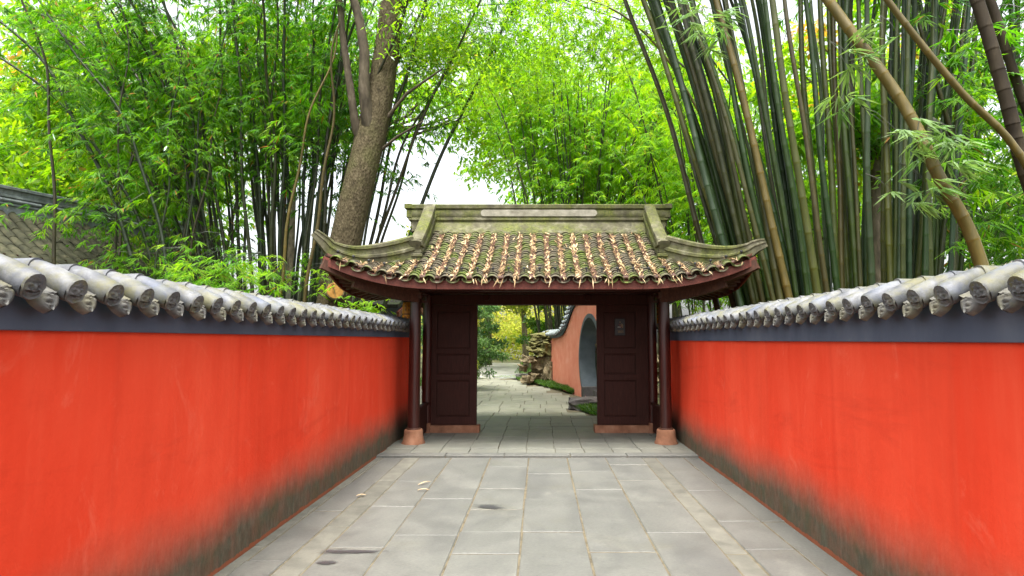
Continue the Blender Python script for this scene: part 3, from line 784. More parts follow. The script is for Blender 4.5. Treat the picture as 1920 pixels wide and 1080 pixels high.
dk = deck().build('roof_deck', M['rafter'], gate, True, 40)
cb = deck(); cb.v = [(x, y, z + .007) for x, y, z in cb.v]; cb.build('channel_bed', M['channel'], gate, True, 40)
md = dk.modifiers.new('thick', 'SOLIDIFY'); md.thickness = .05; md.offset = -1
# gables between the slopes
for sg in (-1, 1):
    mb = MB(); X = sg * (XV - .02)
    prof = [(GY + GH * HV * t, zmain(abs(HV * t)) - .06) for t in np.linspace(-1, 1, 13)]
    vs_ = [(X, y, z) for y, z in prof] + [(X, y, 2.85) for y, z in prof]
    mb.add(vs_, [(i, i + 1, 14 + i, 13 + i) for i in range(12)]); mb.build('gable_board', M['rafter'], gate)

def arc_tile(mb, p, t, sd, up, r0, r1, L, th=.011, n=8, convex=1):
    """one small curved tile lying at p (its lower end), running up along t"""
    o = len(mb.v); rim = mb.att.setdefault('rim', [])
    for (q, r, a) in ((0, r0, 1), (0, r0 - th, 1), (L, r1, 0)):
        for k in range(n + 1):
            an = math.pi * (.06 + .88 * k / n)
            mb.v.append(tuple(p + t * q + sd * math.cos(an) * r + up * (math.sin(an) * r * convex * .95))); rim.append(a)
    for k in range(n):
        mb.f.append((o + k, o + k + 1, o + (n + 1) * 2 + k + 1, o + (n + 1) * 2 + k))
        mb.f.append((o + k, o + k + 1, o + n + 1 + k + 1, o + n + 1 + k))
def tile_row(pts_fn, q0, q1, expo, r=.088, jit=.004, taper=.016, tilt=.10, lft=.014):
    """pts_fn(q) -> Vector on the bed, q measured along the slope from the eave (0)"""
    mb = MB(); q = q0; rd = random
    while q < q1:
        p = pts_fn(q); p2 = pts_fn(q + .05); t = (p2 - p).normalized()
        sd = t.cross(Vector((0, 0, 1))).normalized(); up = sd.cross(t).normalized()
        up = up + sd * rd.gauss(0, .05); p = p + sd * rd.gauss(0, jit) + up * (lft + rd.gauss(0, .002))
        tt = (t - up * tilt).normalized()
        rr = r + rd.gauss(0, .002)
        arc_tile(mb, p, tt, sd, up, rr, rr - taper, expo * 1.8); q += expo * rd.uniform(.9, 1.1)
    return mb
PITCH = .2285
def front_pt(x, sg=-1):
    def f(q):
        s = 1.03 - q / 2.38; return Vector((x, GY + sg * GH * s, zfront(x, s) + .006))
    return f
nailm = MB(); nailm.lathe([(.006, 0), (.007, .045), (.02, .05), (.024, .062), (.018, .078), (.004, .084)], 8); nail_me = nailm.mesh('nail_cap', True, 50); nail_me.materials.append(M['black'])
litterP = []
for sg in (-1, 1):
    for k in range(-13, 14):
        x = k * PITCH
        if abs(x) < XV - .08: qtop = 2.33
        else:
            v = (abs(x) - XV) / (XC - XV); qtop = (1.03 - hv(v)) * 2.38 - .06
        if qtop < .12: continue
        fn = front_pt(x, sg)
        tile_row(fn, 0, qtop, .092).build('tile_row', M['tile'], gate, True, 45)
        p = fn(.17); link('nail_cap', nail_me, None, gate, tuple(p + Vector((0, sg * .03, .075))))
        # concave eave tile hanging between two rows
        fn2 = front_pt(x + PITCH / 2, sg)
        if abs(x + PITCH / 2) < XC - .1:
            mb = MB()
            for q_ in (-.03, .03, .09):
                p = fn2(q_); t = (fn2(q_ + .05) - p).normalized(); sd = t.cross(Vector((0, 0, 1))).normalized(); up = sd.cross(t).normalized()
                arc_tile(mb, p + up * .055, t, sd, up, .098, .095, .14, .012, 8, -.75)
            mb.build('eave_tile', M['tile'], gate, True, 45)
        if sg < 0 and abs(x + PITCH / 2) < XC - .15:
            xx = x + PITCH / 2
            if abs(xx) < XV - .03: qt = 2.25
            else: qt = (1.03 - hv((abs(xx) - XV) / (XC - XV))) * 2.38 - .1
            litterP.append((xx, qt))
    # side skirts
    for k in range(-8, 9):
        y = GY + k * PITCH * 1.08
        vmin = max(0, (abs(y - GY) / GH - HV) / (1 - HV))
        def fs(q, y=y, sg=sg):
            v = 1.02 - q / 1.29; x_ = XV + (XC - XV) * v; return Vector((sg * x_, y, zside(x_, y) + .006))
        qt = (1.02 - vmin) * 1.29 - .05
        if qt > .15: tile_row(fs, 0, qt, .095).build('tile_row', M['tile'], gate, True, 45)

# ridges
RIDGE_PROF = [(-.11, -.08), (-.11, .10), (-.135, .115), (-.135, .15), (-.105, .165), (-.12, .195), (-.125, .245), (-.12, .295), (-.10, .315), (-.14, .33), (-.145, .39), (-.11, .41), (0, .425)]
RIDGE_PROF = RIDGE_PROF + [(-a, b_) for a, b_ in reversed(RIDGE_PROF[:-1])]
zr0 = ZR + .045
mb = MB(); pts = [(x, GY, zr0) for x in (-2.30, -2.0, -1, 0, 1, 1.95, 2.25)]
mb.sweep(pts, RIDGE_PROF, side=(0, 1, 0)); rid = mb.build('main_ridge', M['ridge'], gate, True, 30)
for sg, x0 in ((-1, -2.30), (1, 2.25)):
    mb = MB()      # stepped ends: each higher course reaches a little further
    for (za, zb_, e, wd) in ((.0, .10, .02, .10), (.112, .155, .06, .128), (.165, .31, .10, .115), (.328, .415, .135, .142)):
        mb.box((min(x0, x0 + sg * e), GY - wd, zr0 + za), (max(x0, x0 + sg * e), GY + wd, zr0 + zb_), .008)
    mb.build('ridge_end', M['ridge'], gate)
def stadium(x0, x1, z0, z1, y, dy, n=8):
    r = (z1 - z0) / 2; zc = (z0 + z1) / 2; out = []
    for k in range(n + 1): a = -math.pi / 2 + math.pi * k / n; out.append((x1 - r + r * math.cos(a), zc + r * math.sin(a)))
    for k in range(n + 1): a = math.pi / 2 + math.pi * k / n; out.append((x0 + r + r * math.cos(a), zc + r * math.sin(a)))
    m = len(out); mb = MB()
    mb.add([(x, y, z) for x, z in out] + [(x, y - dy, z) for x, z in out], [tuple(range(m, 2 * m))] + [(i, (i + 1) % m, m + (i + 1) % m, m + i) for i in range(m)])
    return mb
stadium(-1.06, 1.03, zr0 + .185, zr0 + .305, GY - .112, .024).build('ridge_panel', M['ridge_pale'], rid)
mb = MB(); 
mb.sweep([(x, GY, zr0 - .04) for x in (-1.9, 0, 1.9)], [(-.30, -.16), (-.30, -.10), (-.11, .12), (.11, .12), (.30, -.10), (.30, -.16)], side=(0, 1, 0)); mb.build('ridge_fillet', M['ridge'], gate, True, 40)

VP = [(-.075, -.12), (-.075, .10), (-.095, .115), (-.095, .15), (-.07, .165), (-.075, .26), (-.10, .28), (-.095, .33), (-.05, .35)]
VP = VP + [(-a, b_) for a, b_ in reversed(VP)]
HP = [(-.075, -.16), (-.075, .03), (-.10, .045), (-.10, .085), (-.075, .10), (-.07, .185), (-.10, .20), (-.10, .245), (-.045, .27)]
HP = HP + [(-a, b_) for a, b_ in reversed(HP)]
for sx in (-1, 1):
    for sg in (-1, 1):
        X = sx * (XV + .0)
        pts = []; scl = []
        for t in np.linspace(0, 1, 12):
            s = .01 + (HV + .0) * t; y = GY + sg * GH * s
            z = zmain(s) + .03 + .10 * (1 - t) ** 2; pts.append((X + sx * .02 * t, y, z)); scl.append((1, 1.12 - .18 * t))
        mb = MB(); mb.sweep(pts, VP, scl, side=(1, 0, 0)); mb.build('vertical_ridge', M['ridge'], gate, True, 30)
        # the little post where the ridges meet
        p = Vector(pts[-1]); mb = MB()
        for (za, zb_, wd) in ((-.16, .04, .085), (.045, .10, .105), (.105, .215, .082), (.22, .30, .112), (.305, .335, .09)):
            mb.box((p.x - wd, p.y - wd, p.z + za), (p.x + wd, p.y + wd, p.z + zb_), .008)
        mb.build('ridge_post', M['ridge'], gate)
        pts = []; scl = []
        for t in np.linspace(0, 1, 22):
            v = t * 1.10; x_ = XV + .04 + (XC - XV) * v * 1.0; y = GY + sg * GH * (HV + (1 - HV) * min(v, 1.06))
            vv = min(v, 1); base = zmain(hv(vv)) + lift(hx(vv), vv) + .06
            z = base + .015 + .07 * (1 - t) ** 2 + (.32 if sx < 0 else .13) * max(0, t - .55) ** 2 * 2.2 + (.35 * max(0, t - .86) * 2.2 if sx < 0 else .12 * max(0, t - .86) * 2.2)
            pts.append((sx * x_, y, z)); k_ = 1 - .72 * t ** 2.2; scl.append((max(.22, 1 - .6 * t ** 2), 1.05 * max(.12, k_)))
        mb = MB(); mb.sweep(pts, HP, scl); mb.build('hip_ridge', M['ridge'], gate, True, 30)

# eave boards
def eave_board(fn, ts, name, nrm2, drop=.135, mat='redwood'):
    mb = MB(); top = []; 
    P = [Vector(fn(t)) for t in ts]; o = Vector(nrm2) * .03
    rows = [[tuple(p + o + Vector((0, 0, -.01))) for p in P], [tuple(p + o + Vector((0, 0, -drop))) for p in P], [tuple(p + Vector((0, 0, -drop))) for p in P], [tuple(p + Vector((0, 0, -.01))) for p in P]]
    rows.append(rows[0]); mb.grid(rows)
    mb.f.append((0, len(P), 2 * len(P), 3 * len(P))); n_ = len(P) - 1; mb.f.append((n_, n_ + 3 * len(P), n_ + 2 * len(P), n_ + len(P)))
    mb.build(name, M[mat], gate)
for sg in (-1, 1):
    fb_ = lambda x: (x, GY + sg * GH, zfront(x, 1.0))
    eave_board(fb_, np.linspace(-1.497, 1.497, 13), 'eave_board', (0, sg, 0))
    eave_board(fb_, np.linspace(-XC, -1.503, 15), 'eave_board', (0, sg, 0))
    eave_board(fb_, np.linspace(1.503, XC, 15), 'eave_board', (0, sg, 0))
    eave_board(lambda y: (sg * XC, y, zside(XC, y)), np.linspace(GY - GH, GY + GH, 31), 'eave_board', (sg, 0, 0))
# rafters
for sg in (-1, 1):
    for x in np.arange(-1.8, 1.81, .24):
        mb = MB(); mb.sweep([(x, GY + sg * GH * s, zfront(x, s) - .10) for s in np.linspace(.06, .985, 6)], [(-.035, -.045), (.035, -.045), (.035, .045), (-.035, .045)], side=(1, 0, 0)); mb.build('rafter', M['rafter'], gate)
    for y in np.arange(GY - 1.2, GY + 1.21, .3):
        mb = MB(); mb.sweep([(sg * x_, y, zside(x_, y) - .10) for x_ in np.linspace(1.9, XC - .03, 4)], [(-.035, -.045), (.035, -.045), (.035, .045), (-.035, .045)], side=(0, 1, 0)); mb.build('rafter', M['rafter'], gate)
    for sy in (-1, 1):
        # hip rafter from the column head to the corner, a second bearer below it and a short fan of rafters
        mb = MB(); pts = [(sg * (1.95 + 1.22 * t), GY + sy * (1.24 + .88 * t), 2.43 + .06 * t + .27 * t ** 2.2) for t in np.linspace(0, 1, 8)]
        mb.sweep(pts, [(-.06, -.08), (.06, -.08), (.06, .06), (-.06, .06)]); mb.build('hip_rafter', M['rafter'], gate)
        mb = MB(); pts = [(sg * (1.95 + .84 * t), GY + sy * (1.24 + .62 * t), 2.30 + .06 * t + .13 * t ** 2) for t in np.linspace(0, 1, 6)]
        mb.sweep(pts, [(-.055, -.06), (.055, -.06), (.055, .05), (-.055, .05)]); mb.build('corner_bearer', M['rafter'], gate)
        for q in (.30, .52, .74):
            a = Vector((sg * (1.95 + .5 * q), GY + sy * 1.25, 2.50 + .05 * q)); xx = 1.75 + 1.35 * q
            b_ = Vector((sg * xx, GY + sy * (GH - .04), zfront(xx, .985) - .10))
            mb = MB(); mb.sweep([a, a.lerp(b_, .5), b_], [(-.035, -.04), (.035, -.04), (.035, .04), (-.035, .04)]); mb.build('rafter', M['rafter'], gate)
            a = Vector((sg * 1.95, GY + sy * (1.0 + .35 * q), 2.50)); yq = 1.15 + .8 * q
            b_ = Vector((sg * (XC - .04), GY + sy * yq, zside(XC - .03, GY + sy * yq) - .10))
            mb = MB(); mb.sweep([a, a.lerp(b_, .5), b_], [(-.035, -.04), (.035, -.04), (.035, .04), (-.035, .04)]); mb.build('rafter', M['rafter'], gate)
# columns, plinths, capitals, beams
CX, CYF, CYR = 1.985, 9.80, 12.20
for sx in (-1, 1):
    for y in (CYF, CYR):
        mb = MB(); mb.lathe([(.093, .27), (.094, .6), (.092, 1.5), (.088, 2.36)], 18, (sx * CX, y, 0)); cl_ = mb.build('column', M['column'], gate, True, 50)
        mb = MB(); mb.lathe([(.185, .028), (.185, .045), (.165, .08), (.152, .15), (.147, .215), (.143, .238), (.128, .252)], 20, (sx * CX, y, 0)); mb.build('column_base', M['plinth'], gate, True, 40)
        mb = MB(); mb.lathe([(.112, .250), (.118, .258), (.112, .272), (.094, .274)], 18, (sx * CX, y, 0)); mb.build('collar', M['rafter'], cl_, True, 50)
        mb = MB(); mb.box((sx * CX - .10, y - .10, 2.30), (sx * CX + .10, y + .10, 2.42), .015); mb.box((sx * CX - .075, y - .075, 2.25), (sx * CX + .075, y + .075, 2.305)); mb.build('capital', M['rafter'], gate)
        mb = MB(); mb.sweep([(sx * (CX + .05), y, 2.36), (sx * (CX + .35), y, 2.40), (sx * (CX + .55), y, 2.47)], [(-.045, -.06), (.045, -.06), (.045, .06), (-.045, .06)]); mb.build('bracket_arm', M['rafter'], gate)
        # pierced bracket under the beam
        for i, (dx, dz, w_, h_) in enumerate(((.13, 2.34, .14, .028), (.13, 2.24, .10, .026), (.19, 2.24, .026, .12), (.08, 2.24, .026, .12))):
            mb = MB(); xx = sx * (CX - dx); mb.box((xx - w_ / 2, y - .025, dz), (xx + w_ / 2, y + .025, dz + h_)); mb.build('bracket_fret', M['darkwood'], gate)
    mb = MB(); mb.box((sx * CX - .07, CYF, 2.42), (sx * CX + .07, CYR, 2.56)); mb.build('side_beam', M['darkwood'], gate)
for y in (CYF, CYR):
    mb = MB(); mb.box((-2.3, y - .07, 2.425), (2.3, y + .07, 2.60), .01); mb.build('tie_beam', M['darkwood'], gate)
mb = MB(); mb.box((-1.95, GY - .07, 2.275), (1.95, GY + .07, 2.46), .012); mb.box((-1.95, GY - .10, 2.47), (1.95, GY + .10, 2.70), .012); lint = mb.build('lintel', M['darkwood'], gate)
for x in (-.95, .86):
    mb = MB(); mb.tube([(x, GY - .07, 2.40), (x, GY - .11, 2.40), (x, GY - .13, 2.40)], [.062, .062, .04], 12); mb.build('door_pin', M['darkwood'], lint, True, 40)
# fretwork under the front beam
for x in np.arange(-1.75, 1.76, .14):
    mb = MB(); mb.box((x - .012, GY - .62, 2.475), (x + .012, GY - .59, 2.62)); mb.build('fret_bar', M['darkwood'], gate)
mb = MB(); mb.box((-1.9, GY - .63, 2.455), (1.9, GY - .58, 2.474)); mb.box((-1.9, GY - .63, 2.622), (1.9, GY - .58, 2.65)); mb.build('fret_rail', M['darkwood'], gate)

# door leaves, plinths, posts
for sx, xa, xb in ((-1, -1.955, -1.115), (1, 1.015, 1.955)):
    mb = MB(); post = (xa - .09, xa) if sx < 0 else (xb, xb + .09)
    mb.lathe([(.085, .19), (.085, 2.46)], 14, ((post[0] + post[1]) / 2, GY - .04, 0)); mb.build('door_post', M['column'], gate, True, 50)
    leaf = MB(); leaf.box((xa, GY - .02, .16), (xb, GY + .03, 2.27)); leaf = leaf.build('door_leaf', M['darkwood'], gate)
    stw = .12; y0, y1 = GY - .055, GY - .021
    xi0, xi1 = xa + (.10 if sx < 0 else .12), xb - (.12 if sx < 0 else .10)
    if sx < 0: xi0 = xa + .13
    else: xi1 = xb - .25
    zr_ = [(.16, .30), (.935, 1.04), (1.40, 1.49), (2.15, 2.27)]
    for a, b_ in ((xa, xi0), (xi1, xb)):
        mb = MB(); mb.box((a, y0, .16), (b_, y1, 2.27), .004); mb.build('stile', M['darkwood'], leaf)
    for a, b_ in zr_:
        mb = MB(); mb.box((xi0, y0 + .002, a), (xi1, y1, b_), .004); mb.build('rail', M['darkwood'], leaf)
    for (z0_, z1_) in ((.30, .935), (1.04, 1.40), (1.49, 2.15)):
        mb = MB(); mb.box((xi0 + .02, y1 - .014, z0_ + .02), (xi1 - .02, y1 + .004, z1_ - .02), .006); mb.build('door_panel', M['darkwood'], leaf)
    mb = MB()
    if sx < 0: mb.box((xa - .02, GY - .13, .02), (xb + .055, GY + .13, .155), .008)
    else: mb.box((xa - .055, GY - .13, .02), (xb + .02, GY + .13, .155), .008)
    mb.build('sill_stone', M['plinth'], gate)
    mb = MB(); pc = xa - .06 if sx < 0 else xb + .06; mb.box((pc - .10, GY - .17, .02), (pc + .10, GY + .12, .20), .012); mb.build('post_base', M['plinth'], gate)
    # low side screen between front column and door post
    X = sx * CX
    for (ya, yb_) in ((CYF + .06, GY - .12),):
        mb = MB(); mb.box((X - .045, ya, .515), (X + .045, yb_, .56), .008); scr = mb.build('screen_rail', M['darkwood'], gate)
        n_ = 8
        for i in range(n_):
            a = ya + .02 + (yb_ - ya - .03) * i / n_; b2 = ya + .02 + (yb_ - ya - .03) * (i + 1) / n_ - .012
            mb = MB(); mb.box((X - .018, a, .06), (X + .018, b2, .512), .003); mb.build('screen_board', M['darkwood'], scr)

# plaque on the door leaf: cigarette sign with small lettering
pq = tag(empty('door_plaque', (1.42, GY - .06, 1.87)), 'small black no smoking plaque on the dark door leaf', 'sign')
mb = MB(); mb.box((1.335, GY - .072, 1.725), (1.515, GY - .056, 2.025), .004); mb.build('backplate', M['plaque'], pq)
yp = GY - .0745
def mark(name, rects, mat):
    mb = MB()
    for (x0, z0, x1, z1) in rects: mb.box((x0, yp, z0), (x1, yp + .004, z1))
    mb.build(name, M[mat], pq)
mark('emblem', [(1.420, 1.972, 1.434, 1.976), (1.420, 1.962, 1.424, 1.976), (1.420, 1.960, 1.434, 1.964), (1.430, 1.948, 1.434, 1.964), (1.420, 1.946, 1.434, 1.950)], 'gold')
mark('cigarette', [(1.385, 1.868, 1.438, 1.880)], 'white_mark')
mark('ember', [(1.440, 1.868, 1.452, 1.880)], 'redmark')
mb = MB(); mb.tube([(1.447, yp, 1.885), (1.462, yp, 1.895), (1.455, yp, 1.91), (1.44, yp, 1.918), (1.452, yp, 1.935), (1.468, yp, 1.925), (1.478, yp, 1.90), (1.475, yp, 1.86)], .004, 5); mb.build('smoke_curl', M['gold'], pq)
mb = MB(); mb.tube([(1.405 + .0, yp, 1.93), (1.425, yp, 1.905), (1.46, yp, 1.872)], .0035, 5); mb.build('slash', M['redmark'], pq)
rs = []
for i in range(5):
    x0 = 1.388 + i * .021
    rs += [(x0, 1.806, x0 + .015, 1.809), (x0, 1.799, x0 + .015, 1.802), (x0 + .006, 1.793, x0 + .009, 1.812)]
mark('lettering', rs, 'gold'); mark('small_lettering', [(1.388, 1.779, 1.488, 1.783)], 'gold')

# hanging lanterns
def lantern(x, y, zt, label):
    r_ = tag(empty('hanging_lantern', (x, y, zt)), label, 'lantern', 'lanterns hanging at the gate')
    mb = MB(); mb.lathe([(.135, -.50), (.15, -.46), (.155, -.25), (.15, -.05), (.135, -.01)], 12, (x, y, zt)); sh = mb.build('lantern_body', M['amber'], r_, True, 30)
    mb = MB(); mb.lathe([(.15, -.01), (.16, .0), (.09, .035), (.02, .06)], 12, (x, y, zt)); mb.build('lantern_cap', M['black'], r_, True, 40)
    mb = MB(); mb.lathe([(.10, -.56), (.14, -.53), (.14, -.50)], 12, (x, y, zt)); mb.build('lantern_foot', M['black'], r_, True, 40)
    mb = MB(); mb.tube([(x, y, zt + .05), (x, y, zt + .16)], .006, 5); mb.build('hanger', M['black'], r_)
    mb = MB(); mb.lathe([(.157, -.262), (.160, -.257), (.160, -.248), (.157, -.243)], 12, (x, y, zt)); mb.build('band', M['black'], r_)
    mb = MB()
    for j, an in enumerate((-112, -85, -58)):
        for k in range(5):
            a = R(an); c_ = Vector((x + .157 * math.cos(a), y + .157 * math.sin(a), zt - .08 - k * .075)); sd = Vector((-math.sin(a), math.cos(a), 0))
            if .22 < .08 + k * .075 < .28: continue
            for (du, dv, w_, h_) in ((0, 0, .022, .006), (0, -.018, .026, .006), (-.004, -.01, .006, .034), (.012, -.03, .012, .006)):
                p = c_ + sd * du + Vector((0, 0, dv)); q = sd * w_ / 2; u = Vector((0, 0, h_ / 2)); ot = Vector((math.cos(a), math.sin(a), 0)) * .002
                mb.add([p - q - u + ot, p + q - u + ot, p + q + u + ot, p - q + u + ot], [(0, 1, 2, 3)])
    mb.build('lettering', M['black'], r_)
lantern(-2.66, 12.55, 2.42, 'amber lantern hanging beside the column near the blue building')
lantern(2.45, 12.55, 2.42, 'amber lantern hanging behind the column near the plaque')

# dry bamboo leaves lying in the roof channels
B_, D_, U_, L_, W_, R_ = [], [], [], [], [], []
for (xx, qt) in litterP:
    fn = front_pt(xx)
    n_ = int(qt * 75)
    for i in range(n_):
        q = random.uniform(.0, 1) ** .9 * qt + .02; p = fn(q); t = (fn(q + .05) - p).normalized()
        side = random.gauss(0, .016); 
        if random.random() < .06: side = random.gauss(0, .08)
        p = p + Vector((side, 0, 0)) + Vector((0, 0, .040 + random.random() * .045 + (.035 if abs(side) > .05 else 0)))
        dv = t * random.choice((-1, 1)) + Vector((random.gauss(0, .45), 0, random.gauss(0, .22)))
        B_.append(tuple(p)); D_.append(tuple(dv)); U_.append((random.gauss(0, .6), random.gauss(0, .6) - .4, 1)); L_.append(random.uniform(.08, .19)); W_.append(random.uniform(.014, .028)); R_.append(random.random())
    for i in range(7):          # those that hang over the eave
        if random.random() < .16:
            p = fn(.0) + Vector((random.gauss(0, .05), -.03, .05)); B_.append(tuple(p)); D_.append((random.gauss(0, .5), -.35, -1)); U_.append((.3, -1, .1)); L_.append(random.uniform(.07, .17)); W_.append(.02); R_.append(random.random())
lf = leaf_obj('fallen_leaves', *[np.array(a, float) for a in (B_, D_, U_, L_, W_, R_)], M['litter'], None, .4, .05)
tag(lf, 'dry brown bamboo leaves lying in the roof channels', 'leaves', kind='stuff')

# ------------------------------------------------------------------ beyond the gate: moon gate wall, rockery, borders
WA, WB = Vector((1.92, 13.9, 0)), Vector((.14, 24.9, 0))
wd_ = (WB - WA).normalized(); wn = Vector((-wd_.y, wd_.x, 0))       # wn points to the path side (-X)
WL = (WB - WA).length
def sAt(y): return (y - WA.y) / wd_.y
SC, RAD, ZC = sAt(17.15), 1.17, 1.10
def ztop(s):
    y = WA.y + wd_.y * s; u = (y - 17.2)
    k = 1 / (1 + math.exp((abs(u) - 2.6) * 2.2)); return 1.72 + 1.12 * k
def wp(s, dn, z): p = WA + wd_ * s + wn * dn; return (p.x, p.y, z)
mw = tag(empty('moon_gate_wall', tuple(WA.lerp(WB, .5))), 'coral wall with wavy tiled top and round moon gate beyond the timber gate', 'wall')
mb = MB(); T2 = .42
ss = sorted(set([0, WL] + list(np.linspace(0, WL, 40)) + [SC + RAD * math.cos(a) for a in np.linspace(0, math.pi, 41)]))
def hole(s):
    q = RAD ** 2 - (s - SC) ** 2; return (max(0, ZC - math.sqrt(q)), ZC + math.sqrt(q)) if q > 1e-9 else None
for dn in (0, -T2):
    for a, b_ in zip(ss[:-1], ss[1:]):
        ha, hb = hole(a), hole(b_)
        if abs((a + b_) / 2 - SC) < RAD:
            ha = ha or (ZC, ZC); hb = hb or (ZC, ZC)
            mb.add([wp(a, dn, ha[1]), wp(b_, dn, hb[1]), wp(b_, dn, ztop(b_)), wp(a, dn, ztop(a))], [(0, 1, 2, 3)])
            mb.add([wp(a, dn, -.05), wp(b_, dn, -.05), wp(b_, dn, hb[0]), wp(a, dn, ha[0])], [(0, 1, 2, 3)])
        else: mb.add([wp(a, dn, -.05), wp(b_, dn, -.05), wp(b_, dn, ztop(b_)), wp(a, dn, ztop(a))], [(0, 1, 2, 3)])
mb.add([wp(WL, 0, -.05), wp(WL, -T2, -.05), wp(WL, -T2, ztop(WL)), wp(WL, 0, ztop(WL))], [(0, 1, 2, 3)])
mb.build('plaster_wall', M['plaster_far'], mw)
mb = MB(); P = []
for a in np.linspace(-.30 * math.pi, 1.30 * math.pi, 49):
    row = []
    for (r, dn) in ((RAD + .11, .03), (RAD - .002, .03), (RAD - .002, -T2 - .03), (RAD + .11, -T2 - .03), (RAD + .11, .03)):
        row.append(wp(SC + r * math.cos(a), dn, max(.0, ZC + r * math.sin(a))))
    P.append(row)
mb.grid(P); mb.build('moon_gate_rim', M['grey_rim'], mw, True, 40)
for sg in (-1, 1):
    sj = SC + sg * (RAD * math.cos(math.asin(ZC / RAD * .86)) + .02); mb = MB()
    q = [wp(sj - .16, .05, 0), wp(sj + .16, .05, 0), wp(sj + .16, -T2 - .05, 0), wp(sj - .16, -T2 - .05, 0)]
    mb.add(q + [(x, y, .30) for x, y, z in q], [(0, 3, 2, 1), (4, 5, 6, 7)] + [(i, (i + 1) % 4, 4 + (i + 1) % 4, 4 + i) for i in range(4)]); mb.build('jamb_block', M['boulder'], mw)
mb = MB(); sl_ = np.linspace(0, WL + .1, 60)
mb.grid([[wp(s, dn, ztop(min(s, WL)) + dz) for s in sl_] for dn, dz in ((.05, -.02), (.07, .10), (-.1, .20), (-T2 / 2, .25), (-T2 + .1, .20), (-T2 - .07, .10), (-T2 - .05, -.02))]); mb.build('coping_band', M['grey_rim'], mw, True, 40)
s = .05
while s < WL + .05:
    z = ztop(min(s, WL)); z2 = ztop(min(s + .05, WL)); mb = MB()
    mb.tube([wp(s, -T2 / 2, z + .27), wp(s, -.02, z + .21), wp(s, .18, z + .105)], [.062, .062, .066], 8)
    mb.build('roll_tile', M['black'] if False else M['ridge_blue'], mw, True, 50)
    s += .24

rk = tag(empty('rockery', (0, 23.6, 0)), 'stacked mossy rockery stones standing at the end of the coral wall', 'rocks')
rocks = [((.22, 23.6, .30), (.42, .40, .34)), ((-.12, 23.4, .22), (.30, .3, .24)), ((.32, 23.5, .85), (.34, .34, .32)), ((-.02, 23.5, .72), (.26, .30, .26)), ((.36, 23.3, 1.32), (.34, .32, .27)),
         ((.02, 23.4, 1.22), (.34, .3, .16)), ((-.26, 23.3, 1.28), (.30, .26, .12)), ((.12, 23.5, 1.55), (.38, .3, .12)), ((-.22, 23.4, 1.50), (.24, .2, .10)), ((.30, 23.5, 1.76), (.36, .3, .12)), ((-.05, 23.4, 1.78), (.30, .24, .13)),
         ((-.40, 23.2, .90), (.26, .24, .14)), ((-.45, 23.0, .18), (.20, .22, .17)), ((-.62, 23.3, .60), (.14, .16, .12)), ((.42, 23.0, .5), (.2, .2, .36)), ((.5, 23.9, 1.85), (.4, .3, .14))]
for i, (p, sz) in enumerate(rocks):
    me = rock_mesh('rock', sz, i + 3, rough=.45); o = link('rock', me, M['rock_moss'] if p[2] > 1.0 else M['rock'], rk, p); o.rotation_euler = (random.uniform(-.2, .2), random.uniform(-.2, .2), random.uniform(0, 6))
rk2 = tag(empty('garden_rocks', (3.2, 19.2, 0)), 'layered rock face seen through the round moon gate', 'rocks')
for i in range(16):
    p = (2.35 + random.uniform(-.25, .9), 19.0 + random.uniform(-1.0, 1.6), .15 + (i % 6) * .42); me = rock_mesh('rock', (.62, .6, .25), i + 40, rough=.45, sub=3); link('rock', me, M['rock'], rk2, p)
bo = link('boulder', rock_mesh('boulder', (.42, .30, .17), 77, rough=.22), M['boulder'], None, (1.08, 15.05, .11)); tag(bo, 'smooth dark boulder at the corner of the grass patch', 'boulder')
b2 = link('boulder', rock_mesh('boulder', (.30, .24, .13), 78, rough=.22), M['boulder'], None, (-.72, 26.3, .10)); tag(b2, 'low grey boulder beside the rockery foot', 'boulder')

def grass_patch(name, label, poly_fn, n, h=.22, mat='grass'):
    P = []
    while len(P) < n:
        p = poly_fn()
        if p: P.append(p)
    P = np.array(P); N = len(P)
    D = rdir(N) * .75; D[:, 2] = np.abs(D[:, 2]) + .75
    o = leaf_obj(name, P, D, rdir(N), h * rng.uniform(.6, 1.3, N), np.full(N, .020), rng.random(N), M[mat], None, .4, .35)
    tag(o, label, 'grass', kind='stuff')
def border1():
    y = random.uniform(18.45, 25.8); x1 = rb(y) + .06; x2 = WA.x + (y - WA.y) * wd_.x / wd_.y - .08
    if y > 24.5: x2 = .4
    if x2 <= x1: return None
    x = x1 + random.random() * (x2 - x1); return (x, y, -.05 + .10 * noise.noise(Vector((x * 2, y * 2, 0))) + .06)
grass_patch('border_grass', 'dark green grass border along the foot of the coral wall', border1, 9000, .26)
def border2():
    y = random.uniform(12.9, 15.0); x = random.uniform(.9, 2.3)
    if x < 1.32 - (y - 13.3) * .27: return None
    return (x, y, -.04 + .05 * random.random())
grass_patch('border_grass', 'green grass patch beside the dark boulder near the gate', border2, 6000, .26)
def border3():
    y = random.uniform(14, 27); x = random.uniform(-6.5, -4.3); return (x, y, -.06)
grass_patch('border_grass', 'grass under the shrubs along the far side of the path', border3, 5000, .24)
def lawn_p():
    y = random.uniform(31, 48); x = random.uniform(-1.3, 3); return (x, y, -.03)
grass_patch('lawn_grass', 'short bright lawn grass far beyond the rockery', lawn_p, 7000, .12)
pd = MB(); pd.add([(-1.15 + 1.0 * math.cos(a), 28.3 + 1.1 * math.sin(a), -.015) for a in np.linspace(0, 2 * math.pi, 25)[:-1]], [tuple(range(24))])
tag(pd.build('pond', M['water']), 'small pale pool beside the garden path', kind='structure')

